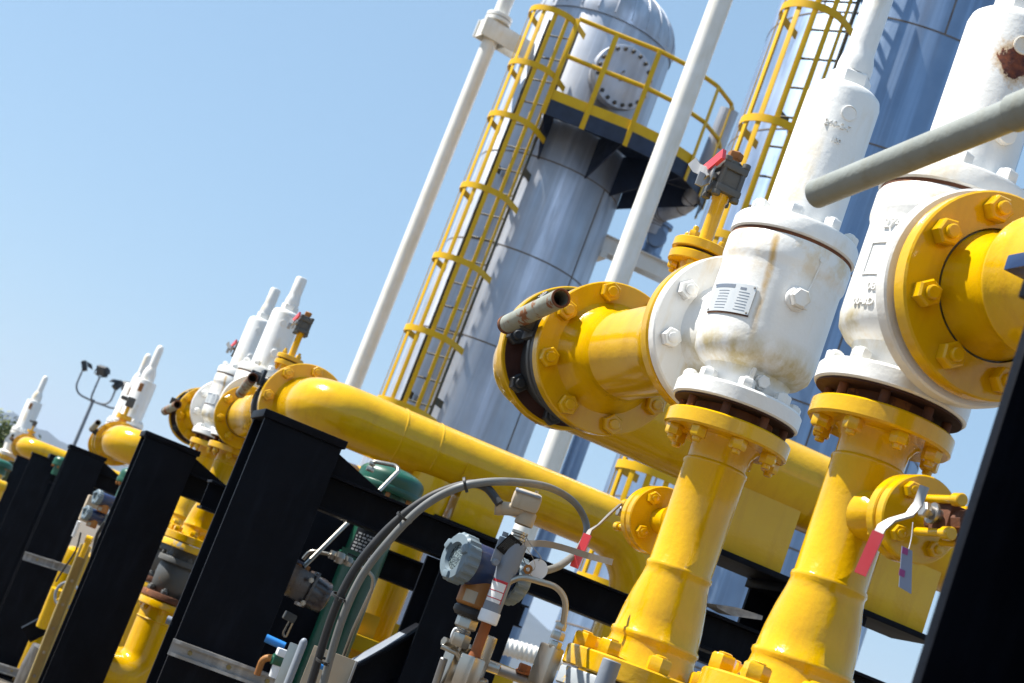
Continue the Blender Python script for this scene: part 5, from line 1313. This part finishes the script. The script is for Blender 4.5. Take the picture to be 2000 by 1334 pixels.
# tree
def leaf_mat():
    k = NT('small_olive_leaves'); k.set('Base Color', k.mix(k.ramp(k.noise(1.1, 3), [(.35, 0.), (.65, 1.)]), (.085,.11,.025), (.12,.15,.04))); k.set('Roughness', .6); return k.m
M['leaf'] = leaf_mat(); M['bark'] = paint('grey_brown_bark', (.12,.09,.06), (.08,.06,.04), .9, .6)
def tree(label, px, py, z, h, rc, n=5200, seed=1):
    rnd = random.Random(seed); p = W(px, py, z); g = Vector((p.x, p.y, 0))
    t = empty('broadleaf_tree', label, 'tree', g, 0, 'trees at the far left')
    q = MB(); q.tube(spline([g, g+Vector((.1,.05,h*.25)), g+Vector((0,.1,h*.5)), g+Vector((.15,0,h*.8))]), .2, 12, rf=lambda f: .22*(1-.8*f))
    tips = []
    for i in range(14):
        a = rnd.uniform(0, 360); z0 = h*rnd.uniform(.28,.6); e = g+AZ(a)*(rc*rnd.uniform(.45,.9))+EZ*(z0+h*rnd.uniform(.12,.38))
        q.tube(spline([g+EZ*z0+Vector((.05,.05,0)), (g+EZ*z0+e)/2+EZ*.2, e]), .06, 8, rf=lambda f: .07*(1-.8*f)); tips.append(e)
    q.build('trunk', M['bark'], t)
    f = MB(); cl = [(tp, rnd.uniform(.45,.85)) for tp in tips]+[(g+AZ(rnd.uniform(0,360))*rnd.uniform(0,rc*.8)+EZ*(h*rnd.uniform(.4,1.0)), rnd.uniform(.4,.8)) for _ in range(26)]
    for i in range(n):
        c, r_ = rnd.choice(cl); d = Vector((rnd.gauss(0,1), rnd.gauss(0,1), rnd.gauss(0,.8))).normalized()*(r_*rnd.uniform(.3,1)**.6); o = c+d
        s = rnd.uniform(.05,.11); u = Vector((rnd.uniform(-1,1),rnd.uniform(-1,1),rnd.uniform(-.6,.6))).normalized(); v = u.cross(Vector((rnd.uniform(-1,1),rnd.uniform(-1,1),rnd.uniform(-1,1)))).normalized()
        f.face([f.bm.verts.new(o-u*s), f.bm.verts.new(o+v*s*.45), f.bm.verts.new(o+u*s), f.bm.verts.new(o-v*s*.45)])
    me_ = f.build('crown', M['leaf'], t)
    return t
tree('small leafy tree at the left picture edge behind the farthest valve', 20, 900, 58, 3.4, .75, seed=3, n=2600)
tree('leafy tree cut by the left picture edge, left of the other', -30, 892, 52, 3.5, 1.1, seed=8, n=3600)

# ground sheet with gravel grain
k = NT('pale_gravel_ground')
c_ = k.mix(k.ramp(k.noise(.35, 4), [(.35, 0.), (.65, 1.)]), (.13,.10,.07), (.10,.08,.06)); c_ = k.mix(k.ramp(k.noise(45, 3), [(.4, 0.), (.7, .6)]), c_, (.17,.14,.10))
k.set('Base Color', c_); k.set('Roughness', .9); k.bump(k.noise(40, 4), .6, .02); M['gravel'] = k.m
q = MB(); n_ = 64
vs = [q.bm.verts.new((9000*math.cos(2*math.pi*i/n_), 9000*math.sin(2*math.pi*i/n_), 0)) for i in range(n_)]; q.face(vs)
g = q.build('ground', M['gravel']); struct(g); g.location = (0,0,0)
# concrete pad of the skids
k = NT('skid_concrete'); c_ = k.mix(k.ramp(k.noise(2.5, 5), [(.35, 0.), (.65, 1.)]), (.13,.11,.085), (.10,.085,.07)); k.set('Base Color', c_); k.set('Roughness', .85); k.bump(k.noise(30, 4), .3, .005); M['concrete'] = k.m
q = MB(); q.box((3.0, 18, .006), (9, 50, .010)); g = q.build('pavement', M['concrete']); struct(g)
# hills
k = NT('dry_hill_ground'); c_ = k.mix(k.ramp(k.noise(.004, 6), [(.35, 0.), (.65, 1.)]), (.085,.08,.06), (.06,.06,.045)); k.set('Base Color', c_); k.set('Roughness', .95); M['hill'] = k.m
q = MB(); rnd = random.Random(4); na, nr = 120, 14; rows = []
for j in range(nr):
    f = j/(nr-1); row = []
    for i in range(na+1):
        a = -60+150*i/na; rr = 3600+1500*f
        hgt = math.sin(math.pi*min(1, f*1.15)) if f < .87 else max(0, math.sin(math.pi*f))
        prof = 100+26*math.sin(a*.09+.6)+13*math.sin(a*.27+2)+5*math.sin(a*.83)+3*math.sin(a*2.1+f*9)
        row.append(q.bm.verts.new(AZ(a)*rr+EZ*(max(-1, hgt*prof*1.25*(1+.12*math.sin(a*1.7+f*14)))-2)))
    rows.append(row)
for j in range(nr-1):
    for i in range(na): q.face([rows[j][i], rows[j][i+1], rows[j+1][i+1], rows[j+1][i]])
g = q.build('hills', M['hill'], angle=60); struct(g)

# the dusty air over the plain
hz = MB(); hz.box((0, 2300, 119), (11600, 8000, 242)); k = bpy.data.materials.new('pale_dusty_air'); k.use_nodes = True
k.node_tree.nodes.clear(); ou = k.node_tree.nodes.new('ShaderNodeOutputMaterial'); pv = k.node_tree.nodes.new('ShaderNodeVolumePrincipled')
pv.inputs['Color'].default_value = (.42, .63, 1, 1); pv.inputs['Density'].default_value = HAZE; pv.inputs['Anisotropy'].default_value = .2
k.node_tree.links.new(pv.outputs[0], ou.inputs['Volume'])
hz = hz.build('haze', k); struct(hz, 'stuff')

# ================================================================== LIGHT, SKY, CAMERA
SUN_AZ, SUN_EL = 294.0, 53.0
w = bpy.data.worlds.new('World'); sc.world = w; w.use_nodes = True
nt = w.node_tree; bg = nt.nodes['Background']; sky = nt.nodes.new('ShaderNodeTexSky'); sky.sky_type = 'NISHITA'
sky.sun_disc = False; sky.sun_elevation = R(SUN_EL); sky.sun_rotation = R(SUN_AZ); sky.air_density = 2.0; sky.dust_density = .2; sky.ozone_density = 6; sky.altitude = 3000
# clear sky seen through a thin even veil of high haze
vm = nt.nodes.new('ShaderNodeVectorMath'); vm.operation = 'MULTIPLY_ADD'; nt.links.new(sky.outputs[0], vm.inputs[0]); vm.inputs[1].default_value = (.78,.62,.58); vm.inputs[2].default_value = (2.2,3.6,4.9)
nt.links.new(vm.outputs[0], bg.inputs[0]); bg.inputs[1].default_value = .05
sd = AZ(SUN_AZ)*math.cos(R(SUN_EL))+EZ*math.sin(R(SUN_EL))
l = bpy.data.lights.new('sun', 'SUN'); l.energy = 5.0; l.angle = R(.53); l.color = (1, .95, .86)
lo = bpy.data.objects.new('sun', l); COL.objects.link(lo); lo.rotation_mode = 'QUATERNION'; lo.rotation_quaternion = (-sd).to_track_quat('-Z', 'Y'); lo.location = (0,0,30)
cd = bpy.data.cameras.new('camera'); cam = bpy.data.objects.new('camera', cd); COL.objects.link(cam)
cd.sensor_width = 36; cd.sensor_fit = 'HORIZONTAL'; cd.lens = 36*FPX/2000; cd.clip_start = .05; cd.clip_end = 20000
m = Matrix((RIGHT, UP, -FWD)).transposed().to_4x4(); m.translation = CAM; cam.matrix_world = m
cd.dof.use_dof = True; cd.dof.focus_distance = 4.1; cd.dof.aperture_fstop = 8.5
sc.camera = cam
sc.view_settings.view_transform = 'Standard'; sc.view_settings.look = 'None'; sc.view_settings.exposure = 1.06; sc.view_settings.gamma = 1.0

print('elbow flange D', proj(Vector((D1.x, D1.y-1.98, D1.z+H0))), 'want 582,796')
